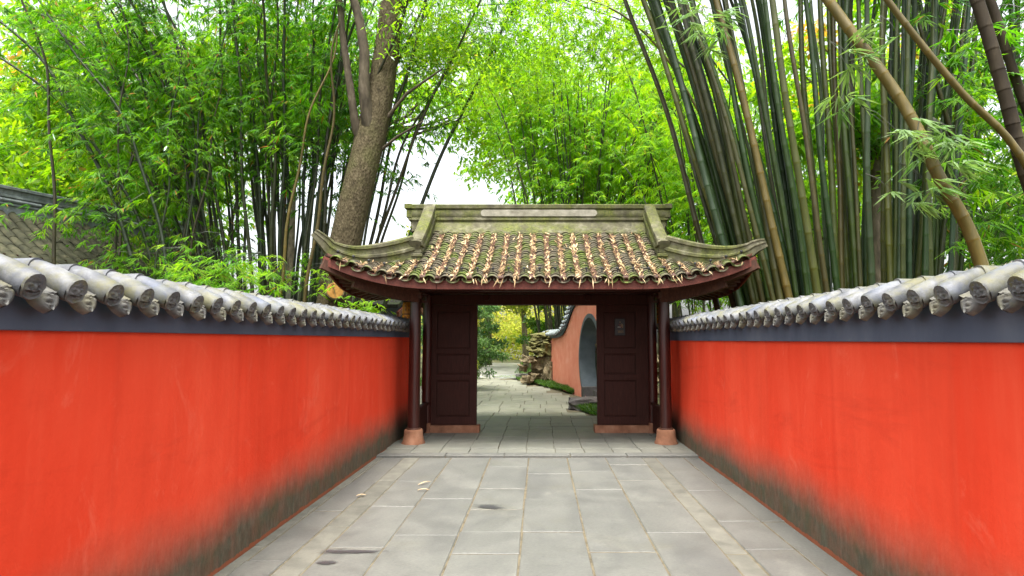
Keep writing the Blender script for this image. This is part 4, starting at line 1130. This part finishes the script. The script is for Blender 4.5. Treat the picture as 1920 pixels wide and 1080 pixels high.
# wet stains and single fallen leaves on the path
def stain(label, cx, cy, lx, ly, seedv):
    mb = MB(); na, nr = 32, 7; att = []
    for j in range(nr):
        for k in range(na):
            a = 2 * math.pi * k / na; r = j / (nr - 1)
            mb.v.append((cx + lx * 1.5 * r * math.cos(a), cy + ly * 1.7 * r * math.sin(a), .0055)); att.append(1 - r)
    for j in range(nr - 1):
        for k in range(na): mb.f.append((j * na + k, j * na + (k + 1) % na, (j + 1) * na + (k + 1) % na, (j + 1) * na + k))
    mb.att['edge'] = att
    tag(mb.build('wet_patch', M['wet']), label, 'stain', 'wet patches on the path', kind='structure')
stain('dark wet patch on the slab nearest the camera', -1.46, 4.95, .23, .042, 1)
stain('faint damp mark just before the dark wet patch', -1.58, 4.70, .08, .03, 2)
stain('dark wet patch beside a slab joint midway along the path', -.50, 6.22, .15, .07, 3)
def fallen(label, x, y, rot, L, W, z=.012):
    mb = MB(); n_ = 6; top = []; 
    for i in range(n_ + 1):
        t = i / n_; w_ = W * math.sin(math.pi * min(1, t * .92 + .06)) ** .8; zc = z + .012 * math.sin(math.pi * t)
        for s_ in (-1, 0, 1):
            lx, ly = (t - .5) * L, s_ * w_; top.append((x + lx * math.cos(rot) - ly * math.sin(rot), y + lx * math.sin(rot) + ly * math.cos(rot), zc + (.006 if s_ else 0)))
    mb.add(top, [(i * 3 + k, i * 3 + k + 1, i * 3 + k + 4, i * 3 + k + 3) for i in range(n_) for k in (0, 1)])
    me = mb.mesh('fallen_leaf', True); a = me.attributes.new('rnd', 'FLOAT', 'FACE'); a.data.foreach_set('value', [.85] * len(me.polygons))
    tag(link('fallen_leaf', me, M['litter']), label, 'leaf', 'dry leaves fallen on the path')
fallen('dry yellow leaf lying alone on the dark edge slab', -1.88, 6.62, .3, .10, .018)
fallen('curled dry leaf on the path, the upper of a pair', -1.32, 7.18, 1.0, .20, .012)
fallen('straight dry leaf on the path, the lower of a pair', -1.27, 6.86, .15, .13, .014)

# ------------------------------------------------------------------ buildings around
def hall():
    """old hall to the left, its tiled slope facing the corridor"""
    r0_, r1_ = Vector((-13.1, 11.6, 4.72)), Vector((-10.75, 18.2, 4.72)); u = Vector((r1_.x - r0_.x, r1_.y - r0_.y, 0)); Lr = u.length; u.normalize(); dn = Vector((u.y, -u.x, 0))
    root = tag(empty('old_hall', (-13, 15, 0)), 'old hall roof of dark mossy tiles rising behind the red wall', 'building')
    W_e, dz = 2.35, 1.52
    def sp(a, q, off=0): s_ = q / W_e; p = r0_ + u * a + dn * q; return Vector((p.x, p.y, 4.60 - dz * s_ - .10 * math.sin(math.pi * s_) + off))
    mb = MB(); mb.grid([[sp(a, q) for a in (0, Lr * .5, Lr)] for q in np.linspace(0, W_e, 6)]); mb.grid([[sp(a, q, -.1) for a in (0, Lr * .5, Lr)] for q in np.linspace(0, W_e, 6)])
    q_ = lambda a, q: Vector((2 * (r0_ + u * a).x - sp(a, q).x, 2 * (r0_ + u * a).y - sp(a, q).y, sp(a, q).z))
    mb.grid([[q_(a, q) for a in (0, Lr)] for q in np.linspace(0, W_e, 4)]); mb.build('roof_deck', M['tile'], root)
    a = .15
    while a < Lr:
        tile_row(lambda q, a=a: sp(a, W_e + .04 - q, .005), 0, W_e - .1, .34, .094, .003, .003, .008, .0).build('tile_row', M['tile_old'], root, True, 45); a += .235
    prof = [(-.16, -.2), (-.16, .06), (-.20, .075), (-.20, .12), (-.15, .135), (-.16, .24), (-.20, .255), (-.20, .30), (-.15, .315), (-.16, .42), (-.21, .44), (-.21, .50), (0, .55)]
    prof += [(-a_, b_) for a_, b_ in reversed(prof[:-1])]
    mb = MB(); mb.sweep([tuple(r0_ + u * t * Lr + Vector((0, 0, -.08))) for t in (0, .5, 1)], prof); rd_ = mb.build('main_ridge', M['ridge_blue'], root, True, 30)
    a = .3
    while a < Lr - .4:
        p = r0_ + u * a; mb = MB(); mb.tube([tuple(p + dn * .175 + Vector((0, 0, .10))), tuple(p + u * .85 + dn * .175 + Vector((0, 0, .10)))], .05, 8); mb.build('ridge_tube', M['ridge_blue'], rd_, True, 40)
        a += .95
    e0, e1 = sp(0, W_e - .5), sp(Lr, W_e - .5); mb = MB(); mb.add([(e0.x, e0.y, 0), (e1.x, e1.y, 0), (e1.x, e1.y, 3.4), (e0.x, e0.y, 3.4)], [(0, 1, 2, 3)])
    f0, f1 = q_(0, W_e - .5), q_(Lr, W_e - .5); mb.add([(e0.x, e0.y, 0), (f0.x, f0.y, 0), (f0.x, f0.y, 3.4), (r0_.x, r0_.y, 4.5), (e0.x, e0.y, 3.4)], [(0, 1, 2, 3, 4)]); mb.add([(e1.x, e1.y, 0), (f1.x, f1.y, 0), (f1.x, f1.y, 3.4), (r1_.x, r1_.y, 4.5), (e1.x, e1.y, 3.4)], [(0, 1, 2, 3, 4)])
    mb.build('wall', M['darkwood'], root)
hall()
def house(name, label, c, w_, d_, h_, rh, wall, roofm, rot):
    root = tag(empty(name, (c[0], c[1], 0)), label, 'building'); cs, sn = math.cos(rot), math.sin(rot)
    T = lambda x, y, z: (c[0] + x * cs - y * sn, c[1] + x * sn + y * cs, z)
    mb = MB(); q = [(-w_, -d_), (w_, -d_), (w_, d_), (-w_, d_)]
    mb.add([T(*p, -.1) for p in q] + [T(*p, h_) for p in q], [(i, (i + 1) % 4, 4 + (i + 1) % 4, 4 + i) for i in range(4)])
    for sx in (-1, 1): mb.add([T(sx * w_, -d_, h_), T(sx * w_, d_, h_), T(sx * w_, 0, h_ + rh * .92)], [(0, 1, 2)])
    mb.build('wall', M[wall], root)
    mb = MB(); e = .5
    for sy in (-1, 1):
        mb.add([T(-w_ - e, sy * (d_ + e), h_ - rh * e / d_), T(w_ + e, sy * (d_ + e), h_ - rh * e / d_), T(w_ + e, 0, h_ + rh), T(-w_ - e, 0, h_ + rh)], [(0, 1, 2, 3)])
    o = mb.build('roof', M[roofm], root); m_ = o.modifiers.new('t', 'SOLIDIFY'); m_.thickness = .12
    for sx in (-1, 1):
        for sy in (-1, 1):
            mb = MB(); mb.sweep([T(sx * (w_ + e), sy * (d_ + e), h_ - rh * e / d_ - .12), T(sx * (w_ + e), 0, h_ + rh - .12)], [(-.04, -.16), (.04, -.16), (.04, .02), (-.04, .02)]); mb.build('barge_board', M['redwood'], root)
    for i in range(int(w_ * 2 / .4)):
        mb = MB(); x_ = -w_ + .2 + i * .4; sy = -1
        mb.tube([T(x_, sy * (d_ + e), h_ - rh * e / d_ + .04), T(x_, 0, h_ + rh + .04)], .08, 6); mb.build('tile_row', M[roofm], root)
    for x_ in (-w_ * .5, w_ * .5):
        mb = MB(); mb.box((0, 0, 0), (.001, .001, .001)); mb.v = [T(x_ + a, -d_ - .02 - b_, z) for a, b_, z in [(-.5, 0, 1.0), (.5, 0, 1.0), (.5, .03, 1.0), (-.5, .03, 1.0), (-.5, 0, 2.1), (.5, 0, 2.1), (.5, .03, 2.1), (-.5, .03, 2.1)]]; mb.build('window', M['darkwood'], root)
house('side_house', 'small house with red barge board glimpsed behind the giant bamboo', (17.2, 22.5), 1.6, 2.2, 3.3, 1.1, 'white_wall', 'ridge_pale', R(95))
house('blue_house', 'dark blue building behind the gate roof near the amber lantern', (-6.9, 21.5), 2.0, 2.0, 2.75, .5, 'slate_wall', 'tile', R(0))

# ------------------------------------------------------------------ the leaning tree
def big_tree():
    root = tag(empty('leaning_tree', (-4.75, 13.6, 0)), 'tall leaning tree trunk with rough brown bark beside the gate roof', 'tree')
    Y = 13.6
    ctrl = [(-4.95, 0, .46), (-4.82, 1.2, .40), (-4.58, 2.55, .37), (-4.28, 4.1, .345), (-4.0, 5.4, .33), (-3.78, 6.6, .345), (-3.64, 7.4, .30), (-3.45, 9.0, .275), (-3.25, 11.0, .25), (-3.0, 14, .18), (-2.8, 16, .1)]
    mb = MB(); mb.tube([(x, Y + .1 * math.sin(z), z) for x, z, r in ctrl], [r for _, _, r in ctrl], 22); me = mb.mesh('trunk', True, 80)
    o = link('trunk', me, M['bark'], root); sb = o.modifiers.new('s', 'SUBSURF'); sb.levels = 1; sb.render_levels = 2
    stems = [[(-4.12, 6.35, .10), (-4.22, 7.2, .085), (-4.42, 8.4, .075), (-4.60, 9.9, .065), (-4.75, 12.5, .05)], [(-3.85, 6.45, .15), (-3.92, 7.2, .13), (-3.93, 8.1, .115), (-4.08, 8.9, .10), (-4.38, 9.9, .085), (-4.7, 12, .06)]]
    for st in stems:
        mb = MB(); mb.tube([(st[0][0] + .12, Y - .05, st[0][1] - .35)] + [(x, Y - (.20 if i == 0 else .34), z) for i, (x, z, r) in enumerate(st)], [st[0][2]] + [r for _, _, r in st], 10); mb.build('limb', M['bark_thin'], root, True, 70)
    for st in ([(-3.55, 6.6, .05), (-3.0, 7.2, .035), (-2.2, 7.7, .02)], [(-3.65, 5.9, .04), (-3.2, 6.2, .03), (-2.6, 6.5, .015)], [(-3.3, 9.2, .08), (-2.2, 10.4, .06), (-.6, 11.6, .04), (.8, 12.2, .02)], [(-3.2, 10.4, .08), (-4.6, 11.6, .06), (-6.4, 12.2, .04)], [(-3.0, 12.5, .07), (-2.0, 13.6, .05), (-.5, 14.6, .03)]):
        mb = MB(); mb.tube([(x, Y - .15 * i, z) for i, (x, z, r) in enumerate(st)], [r for _, _, r in st], 7); mb.build('limb', M['bark_thin'], root, True, 70)
    mb = MB(); mb.tube([(-4.45, 13.35, 2.66), (-4.36, 13.05, 2.66), (-4.30, 12.86, 2.68)], [.21, .20, .19], 14); st = mb.build('sawn_stub', M['bark'], root, True, 50)
    mb = MB(); mb.tube([(-4.302, 12.862, 2.68), (-4.296, 12.845, 2.681)], [.175, .165], 14); mb.build('cut_face', M['cutwood'], st)
    # crown high above
    N = 9000; cl = []
    for i in range(14): cl.append((random.gauss(-1.6, 2.6), random.gauss(13.4, 2.0), random.uniform(9.6, 13)))
    cl += [(random.uniform(-3.2, 0.2), random.uniform(12.8, 15), random.uniform(7.2, 9.6)) for i in range(22)]
    cl = np.array(cl); ids = rng.integers(0, len(cl), N); P = cl[ids] + rdir(N) * (rng.random((N, 1)) ** .5) * .75
    tone = np.clip(rng.normal(.55, .2, len(cl)), 0, 1); D = rdir(N); D[:, 2] -= .4
    leaf_obj('crown', P, D, rdir(N) + np.array([[0, 0, 1.]]), rng.uniform(.10, .18, N), rng.uniform(.03, .05, N), tone[ids], M['leaf_bright'], root)
big_tree()

# ------------------------------------------------------------------ bamboo
# the dark clump behind the left wall
def lean_left(bx, by, rd):
    return bx * .34 * rd.uniform(.6, 1.2) + rd.gauss(-.02, .05), by * .16 + rd.gauss(0, .05)
clump('bamboo_clump', 'dense dark bamboo clump rising behind the red wall beside the leaning tree', (-6.4, 15.2), 74, (1.9, 1.1), (10.5, 14), .4, (.075, .125), M['culm_dark'], M['leaf_bamboo'],
      leaf=(.24, .032), t0=.46, per=34, blen=(.6, 1.6), bend=.30, bias=.38, leanfn=lean_left, seedv=3, group='bamboo clumps', filt=lambda p: not (p.y < 14.4 and abs(p.x - (-4.95 + .165 * p.z)) < 1.0),
      extra=[(-7.9, 13.2, 10.5, -.34, -.05, .13, .35, None), (-7.6, 13.6, 10, -.40, -.08, .11, .4, None), (-7.2, 12.9, 9.5, -.26, -.04, .10, .3, None), (-5.2, 13.2, 8.5, .12, -.1, .10, .1, 'culm_brown'), (-5.9, 13.0, 8.5, .16, -.05, .09, .1, 'culm_brown'),
             (-4.95, 13.9, 9, .14, .0, .10, .2, 'culm_brown')])
clump('bamboo_clump', 'slender upright bamboo stems in front of the old hall roof', (-9.0, 13.4), 9, (1.4, .9), (8, 11), .12, (.06, .09), M['culm_dark'], M['leaf_bamboo'],
      leaf=(.22, .03), t0=.30, per=46, blen=(.6, 1.5), bend=.25, bias=.5, seedv=5)
# giant clump behind the right wall
def lean_right(bx, by, rd):
    return (bx * .36 if bx < .2 else bx * .16 + .02) * rd.uniform(.75, 1.2) + rd.gauss(0, .02), by * .05 + rd.gauss(0, .02)
clump('giant_bamboo_clump', 'giant bamboo clump of thick green culms behind the red wall', (5.15, 10.3), 86, (1.55, 1.0), (12, 15), .3, (.075, .138), M['culm_big'], M['leaf_bamboo'],
      leaf=(.26, .034), t0=.66, per=9, blen=(.6, 1.5), bend=.22, inter=.42, sides=10, bias=.55, leanfn=lean_right, seedv=8, group='giant bamboo clumps',
      extra=[(3.95, 10.0, 13.5, -.20, .0, .15, .2, None), (3.75, 10.4, 13.5, -.24, .0, .15, .22, None), (4.15, 9.7, 13.5, -.17, .0, .15, .2, None), (3.62, 11.0, 13, -.25, .0, .13, .2, None), (4.3, 9.6, 14, -.21, .0, .14, .2, 'culm_brown'), (4.5, 9.8, 14, -.23, .0, .14, .2, None)])
clump('giant_bamboo_clump', 'leafy bamboo of dark leaning stems at the edge beyond the giant clump', (8.3, 10.0), 14, (1.0, .8), (9, 12), .2, (.10, .16), M['culm_big'], M['leaf_bamboo'],
      leaf=(.27, .034), t0=.16, per=36, blen=(.5, 1.3), bend=.2, inter=.42, sides=8, bias=.40, seedv=9, group='giant bamboo clumps')

def lone_culm(label, pts, r0, r1, mat, seedv):
    root = tag(empty('leaning_culm', (pts[0][0], pts[0][1], 0)), label, 'bamboo', 'bamboo stems leaning across the giant clump')
    P = [Vector(p) for p in pts]
    def path(t):
        k = t * (len(P) - 1); i = min(int(k), len(P) - 2); f = k - i
        p0 = P[max(i - 1, 0)]; p1 = P[i]; p2 = P[i + 1]; p3 = P[min(i + 2, len(P) - 1)]
        return .5 * ((2 * p1) + (p2 - p0) * f + (2 * p0 - 5 * p1 + 4 * p2 - p3) * f * f + (3 * p1 - p0 - 3 * p2 + p3) * f ** 3)
    link('culm', culm_mesh(path, r0, r1, .40, 10, 1.10), M[mat], root)
    return root
F = 1150.
def at(px, py, Y):            # photo sight line met with the plane at depth Y: only used to lay out stems at their own depth
    t_ = math.atan(97 / F); dx, dy = (px - 1012) / F, (540 - py) / F; yy_ = math.cos(t_) - math.sin(t_) * dy; k = Y / yy_
    return (dx * k, Y, 1.65 + (math.sin(t_) + math.cos(t_) * dy) * k)
def foot(p): return (p[0], p[1], 0)
a = at(1838, 490, 7.2)
lone_culm('thick brown bamboo stem leaning across in front of the giant clump', [(a[0] + .5, 7.2, -.1), a, at(1760, 330, 7.2), at(1690, 190, 7.3), at(1560, 10, 7.5), at(1400, -220, 7.8)], .078, .060, 'culm_brown', 1)
a = at(1925, 330, 7.0)
lone_culm('dark brown bamboo stem at the upper edge, leaning inward', [(a[0] + 1.2, 7.0, -.1), (a[0] + .5, 7.0, 1.9), a, at(1885, 180, 7.0), at(1825, -20, 7.1), at(1720, -300, 7.3)], .085, .066, 'culm_bigdark', 2)
a = at(1960, 300, 7.6)
lone_culm('second dark stem close behind the edge stem', [(a[0] + 1.0, 7.6, -.1), (a[0] + .4, 7.6, 2.2), a, at(1905, 150, 7.6), at(1850, -20, 7.6), at(1760, -260, 7.7)], .065, .05, 'culm_bigdark', 3)
a = at(1912, 290, 6.8)
lone_culm('slim yellow bamboo stem slanting across the sky gap', [(a[0] + 1.4, 6.8, -.1), (a[0] + .6, 6.8, 2.3), a, at(1800, 170, 6.8), at(1690, 35, 6.8), at(1600, -90, 6.8)], .045, .033, 'culm_brown', 4)
a = at(1410, 560, 14.2)
lone_culm('thin curved bamboo stem beside the roof corner', [(a[0] + .1, 14.2, -.1), a, at(1370, 400, 14.2), at(1330, 230, 14.2), at(1305, 60, 14.2), at(1290, -120, 14.2)], .060, .046, 'culm_dark', 5)
a = at(1400, 420, 14.0)
lone_culm('slim arching bamboo stem curving over the gate roof', [(a[0] + .9, 14, -.1), (a[0] + .55, 14, 2.4), a, at(1330, 250, 14), at(1250, 110, 14), at(1170, 30, 14.2), at(1080, -10, 14.4)], .042, .02, 'culm_brown', 6)

# leaf sprays hanging in front of the giant clump
def spray_group(name, label, centres, n, spread, L, W, mat, bias=.6, m=8, stems=()):
    C, D = [], []
    root = tag(empty(name, centres[0]), label, 'bamboo', 'leafy bamboo sprays'); tw = MB()
    for c0 in centres:
        c0 = Vector(c0); st = c0 + Vector((random.gauss(0, .2), .25, .35))
        for i in range(n):
            p = c0 + Vector((random.gauss(0, spread), random.gauss(0, spread * .5), random.gauss(0, spread * .6))); C.append(tuple(p))
            az = random.uniform(0, 6.28); D.append((math.cos(az), math.sin(az) - .5, -.35))
            if i % 3 == 0: tw.tube([st, st.lerp(p, .5) + Vector((0, 0, .05)), p], [.006, .004, .002], 4, False)
    for st in stems:
        mb = MB(); k_ = len(st); mb.tube(st, [.036 - .024 * i / (k_ - 1) for i in range(k_)], 7); mb.build('culm', M['culm_dark'], root, True, 60)
    tag(tw.build('twigs', M['culm_dark'], root), kind='stuff')
    tag(leaf_obj('foliage', *sprays(np.array(C), np.array(D), m, L, W, 1.0, .2, bias, .01), M[mat], root), kind='stuff')
spray_group('bamboo_spray', 'large leafy bamboo sprays hanging before the thick brown stem', [at(1740, 260, 7.0), at(1690, 235, 6.9), at(1760, 300, 6.9), at(1790, 260, 7.0), at(1750, 350, 7.0), at(1700, 370, 7.0), at(1600, 110, 7.2), at(1590, 180, 7.2), at(1650, 60, 7.2)], 5, .13, .30, .036, 'leaf_blue', .8)
spray_group('bamboo_spray', 'bright leaf spray at the top beside the giant clump', [at(1330, 70, 8.0), at(1310, 40, 8.0), at(1360, 25, 8.0), at(1290, 20, 8.0)], 6, .16, .26, .03, 'leaf_blue', .7)
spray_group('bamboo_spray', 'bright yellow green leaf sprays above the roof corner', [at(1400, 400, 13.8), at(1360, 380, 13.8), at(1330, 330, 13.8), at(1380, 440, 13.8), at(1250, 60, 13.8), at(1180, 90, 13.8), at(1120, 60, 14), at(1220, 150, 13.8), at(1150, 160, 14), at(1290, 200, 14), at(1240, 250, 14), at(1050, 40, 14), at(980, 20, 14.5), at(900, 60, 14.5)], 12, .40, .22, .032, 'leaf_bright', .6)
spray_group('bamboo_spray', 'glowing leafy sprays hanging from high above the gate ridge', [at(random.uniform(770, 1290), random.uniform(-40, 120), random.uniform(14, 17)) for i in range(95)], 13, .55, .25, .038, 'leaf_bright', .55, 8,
            [[(6.3, 15.2, -.1), (5.9, 15.2, 3.0), at(1380, 300, 15.2), at(1310, 150, 15.2), at(1200, 50, 15.4), at(1060, 0, 15.6), at(900, 10, 15.8), at(790, 50, 16)], [(6.8, 16, -.1), (6.3, 16, 4.0), at(1370, 160, 16), at(1270, 20, 16), at(1130, -60, 16), at(980, -80, 16), at(850, -50, 16)]])
cc_ = [at(1880 + random.uniform(-70, 60), y_, 7.4 + random.random()) for y_ in range(40, 500, 22)]
spray_group('bamboo_spray', 'dark green bamboo sprays along the edge above the coping', cc_, 7, .2, .27, .034, 'leaf_bamboo', .4)
spray_group('bamboo_spray', 'low bushy bamboo foliage showing over the red wall', [at(330 + 14 * i, 500 + random.uniform(-28, 30), 9.5 + random.random()) for i in range(12)], 12, .22, .20, .026, 'leaf_bamboo', .62)
spray_group('bamboo_spray', 'small leafy sprigs at the foot of the leaning tree', [at(660, 560, 12.6), at(690, 575, 12.4), at(645, 530, 12.6), at(600, 540, 13), at(615, 500, 13.2), at(700, 560, 12.8)], 9, .2, .14, .03, 'leaf_bright', .5)
spray_group('bamboo_spray', 'green undergrowth at the foot of the dark bamboo clump', [at(180 + 32 * i, 520 + random.uniform(-40, 20), 12.5 + random.random()) for i in range(14)], 12, .3, .2, .026, 'leaf_bamboo', .6)

# clump behind the gate
def lean_mid(bx, by, rd): return bx * .30 * rd.uniform(.5, 1.25) + rd.gauss(0, .02), by * .10
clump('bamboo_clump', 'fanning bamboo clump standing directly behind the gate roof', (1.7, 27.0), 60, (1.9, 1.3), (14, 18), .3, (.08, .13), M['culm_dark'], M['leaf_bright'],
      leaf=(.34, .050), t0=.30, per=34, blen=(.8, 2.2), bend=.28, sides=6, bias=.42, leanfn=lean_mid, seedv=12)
for (lb, c0, n_, hh, ln, lm, bi, sd_, t0_) in (
    ('bright bamboo clump beyond the roof corner on the giant bamboo side', (6.6, 23.0), 26, (11, 15), .25, 'leaf_bright', .5, 22, .22),
    ('pale bamboo clump far behind the hall', (-17.5, 24.0), 28, (10, 14), .28, 'leaf_bright', .5, 23, .2),
    ('bamboo clump behind the dark clump, towards the hall', (-12.8, 21.0), 26, (11, 15), .25, 'leaf_bright', .45, 24, .25),
    ('far bamboo clump behind the giant bamboo', (13.0, 27.0), 24, (11, 15), .22, 'leaf_bright', .5, 25, .45),
):
    clump('bamboo_clump', lb, c0, n_, (1.6, 1.2), hh, ln, (.07, .11), M['culm_dark'], M[lm], leaf=(.34, .052), t0=t0_, per=40, blen=(.8, 2.2), bend=.3, sides=5, bias=bi, seedv=sd_, m=7)

# ------------------------------------------------------------------ shrubs and trees
tree('garden_shrub', 'blue green shrub reaching over the path beyond the gate', (-3.3, 20.3, 0), 2.2, (.85, .8, .72), .05, M['leaf_blue'], 'bark_thin', 34, 85, (.12, .05), 31, 'shrubs beyond the gate', (-2.0, 20.3, 1.15), .5, 6, 'shrub')
tree('garden_tree', 'low dark green tree leaning over the path inside the doorway view', (-3.9, 21.0, 0), 4.2, (1.0, .9, .55), .09, M['leaf_blue'], 'bark_thin', 32, 85, (.13, .055), 32, 'trees beyond the gate', (-2.3, 20.8, 2.6), .4, 7)
tree('garden_shrub', 'yellow green shrub low beside the far path', (-3.3, 26.0, 0), 1.6, (1.1, .9, .8), .05, M['leaf_yellow'], 'bark_thin', 24, 90, (.17, .08), 33, 'shrubs beyond the gate', None, .4, 5, 'shrub')
tree('garden_tree', 'yellow leaved tree with forked trunk behind the far path', (-3.4, 41, 0), 8.5, (3.6, 2.6, 2.8), .20, M['leaf_yellow'], 'bark_thin', 60, 90, (.30, .16), 34, 'trees beyond the gate', None, .5, 8)
tree('garden_tree', 'pale trunked yellow tree beside the rockery view', (-.8, 37, 0), 8.0, (3.2, 2.6, 2.6), .17, M['leaf_yellow'], 'bark_pale', 60, 90, (.28, .15), 35, 'trees beyond the gate', None, .6, 8)
tree('garden_tree', 'pale thin tree at the edge of the doorway view', (-5.4, 33, 0), 7.5, (2.6, 2.2, 2.6), .13, M['leaf_yellow'], 'bark_pale', 50, 80, (.26, .14), 36, 'trees beyond the gate', None, .3, 8)
tree('garden_shrub', 'round dark shrub in the middle distance beside the path', (-4.0, 38, 0), 2.6, (1.8, 1.2, 1.2), .08, M['leaf_blue'], 'bark_thin', 24, 90, (.26, .13), 37, 'shrubs beyond the gate', None, .4, 5, 'shrub')
tree('garden_shrub', 'green shrub behind the rockery beside the bamboo foot', (.4, 29, 0), 3.2, (1.4, 1.0, 1.3), .08, M['leaf_tree'], 'bark_thin', 26, 90, (.22, .12), 38, 'shrubs beyond the gate', None, .5, 5, 'shrub')
tree('garden_shrub', 'wide yellow green thicket closing the view through the gate', (-4, 56, 0), 6, (9.5, 2.2, 3.0), .12, M['leaf_yellow'], 'bark_thin', 90, 120, (.36, .18), 41, 'shrubs beyond the gate', (-4, 56, 2.7), .6, 8, 'shrub')
tree('garden_shrub', 'dense green shrub bank under the far trees', (1.0, 46, 0), 3.4, (4.5, 1.5, 1.6), .10, M['leaf_yellow'], 'bark_thin', 44, 90, (.32, .16), 39, 'shrubs beyond the gate', None, .3, 6, 'shrub')
tree('garden_shrub', 'dense blue green shrub bank at the far bend of the path', (-7.5, 46, 0), 3.6, (3.2, 1.5, 1.8), .10, M['leaf_blue'], 'bark_thin', 44, 90, (.32, .16), 40, 'shrubs beyond the gate', None, .3, 6, 'shrub')
bt = [(-22, 32, 13, 5.5, 'leaf_tree', 'tall leafy tree far behind the hall'), (8.5, 38, 15, 5.5, 'leaf_bright', 'bright tree far behind the roof corner'),
      (16, 36, 11, 5.0, 'leaf_tree', 'leafy tree far behind the giant bamboo clump'), (25, 34, 12, 5.5, 'leaf_tree', 'leafy tree at the far edge behind the coping'), (3.0, 48, 17, 6.0, 'leaf_bright', 'tall bright tree far behind the bamboo fan'), (-29, 40, 16, 6.5, 'leaf_tree', 'broad tree at the far edge behind the hall')]
for i, (x_, y_, cz, cr, rz_, lm, lb) in enumerate(((-2.4, 31, 13.6, 5.2, 3.6, 'leaf_bright', 'high crowned bright tree behind the gate roof'), (6.5, 33, 13.5, 5.5, 4.5, 'leaf_bright', 'high crowned bright tree beyond the bamboo fan'),
        (-12.5, 31, 14.5, 5.5, 3.6, 'leaf_bright', 'high crowned tree behind the dark bamboo clump'), (-22, 27, 8.5, 4.6, 4.5, 'leaf_bright', 'bright low crowned tree beyond the hall ridge'), (-16.5, 21, 9.0, 4.4, 4.2, 'leaf_bright', 'broad bright tree just behind the hall roof'), (10.5, 19, 9.5, 3.4, 3.0, 'leaf_bright', 'bright tree filling the gaps of the giant clump'))):
    tree('background_tree', lb, (x_ + {20: 4.4, 31: -7.0 if x_ > -5 else 0}.get(y_, 0), y_, 0), cz, (cr, cr * .7, rz_), .20, M[lm], 'bark_thin', 80, 150, (.34, .13), 110 + i, 'background trees', (x_, y_, cz), .55, 8)
for i, (x_, y_, H_, cr, lm, lb) in enumerate(bt):
    tree('background_tree', lb, (x_, y_, 0), H_, (cr, cr * .8, H_ * .36), .24, M[lm], 'bark_thin', 90, 110, (.40, .20), 60 + i, 'background trees', None, .5, 8)
for i, (x_, y_, w_, h_, lm, lb) in enumerate(((-15, 19, 3.2, 1.9, 'leaf_tree', 'leafy shrub behind the hall ridge'), (6.5, 15, 1.6, 1.5, 'leaf_tree', 'green shrub behind the roof corner and coping'), (10.5, 17, 2.4, 1.6, 'leaf_tree', 'green shrub behind the giant clump'),
                                            (14.5, 17, 2.4, 1.5, 'leaf_bright', 'bright shrub near the small house'), (-5.4, 17.5, 1.3, 1.2, 'leaf_bright', 'bright shrub between the leaning tree and the gate'), (-9.5, 18, 2.2, 1.6, 'leaf_tree', 'green shrub behind the dark clump foot'))):
    tree('background_shrub', lb, (x_, y_, 0), h_ * 2, (w_, 1.3, h_), .07, M[lm], 'bark_thin', 36, 100, (.17, .09), 80 + i, 'shrubs behind the walls', None, .5, 6, 'shrub')
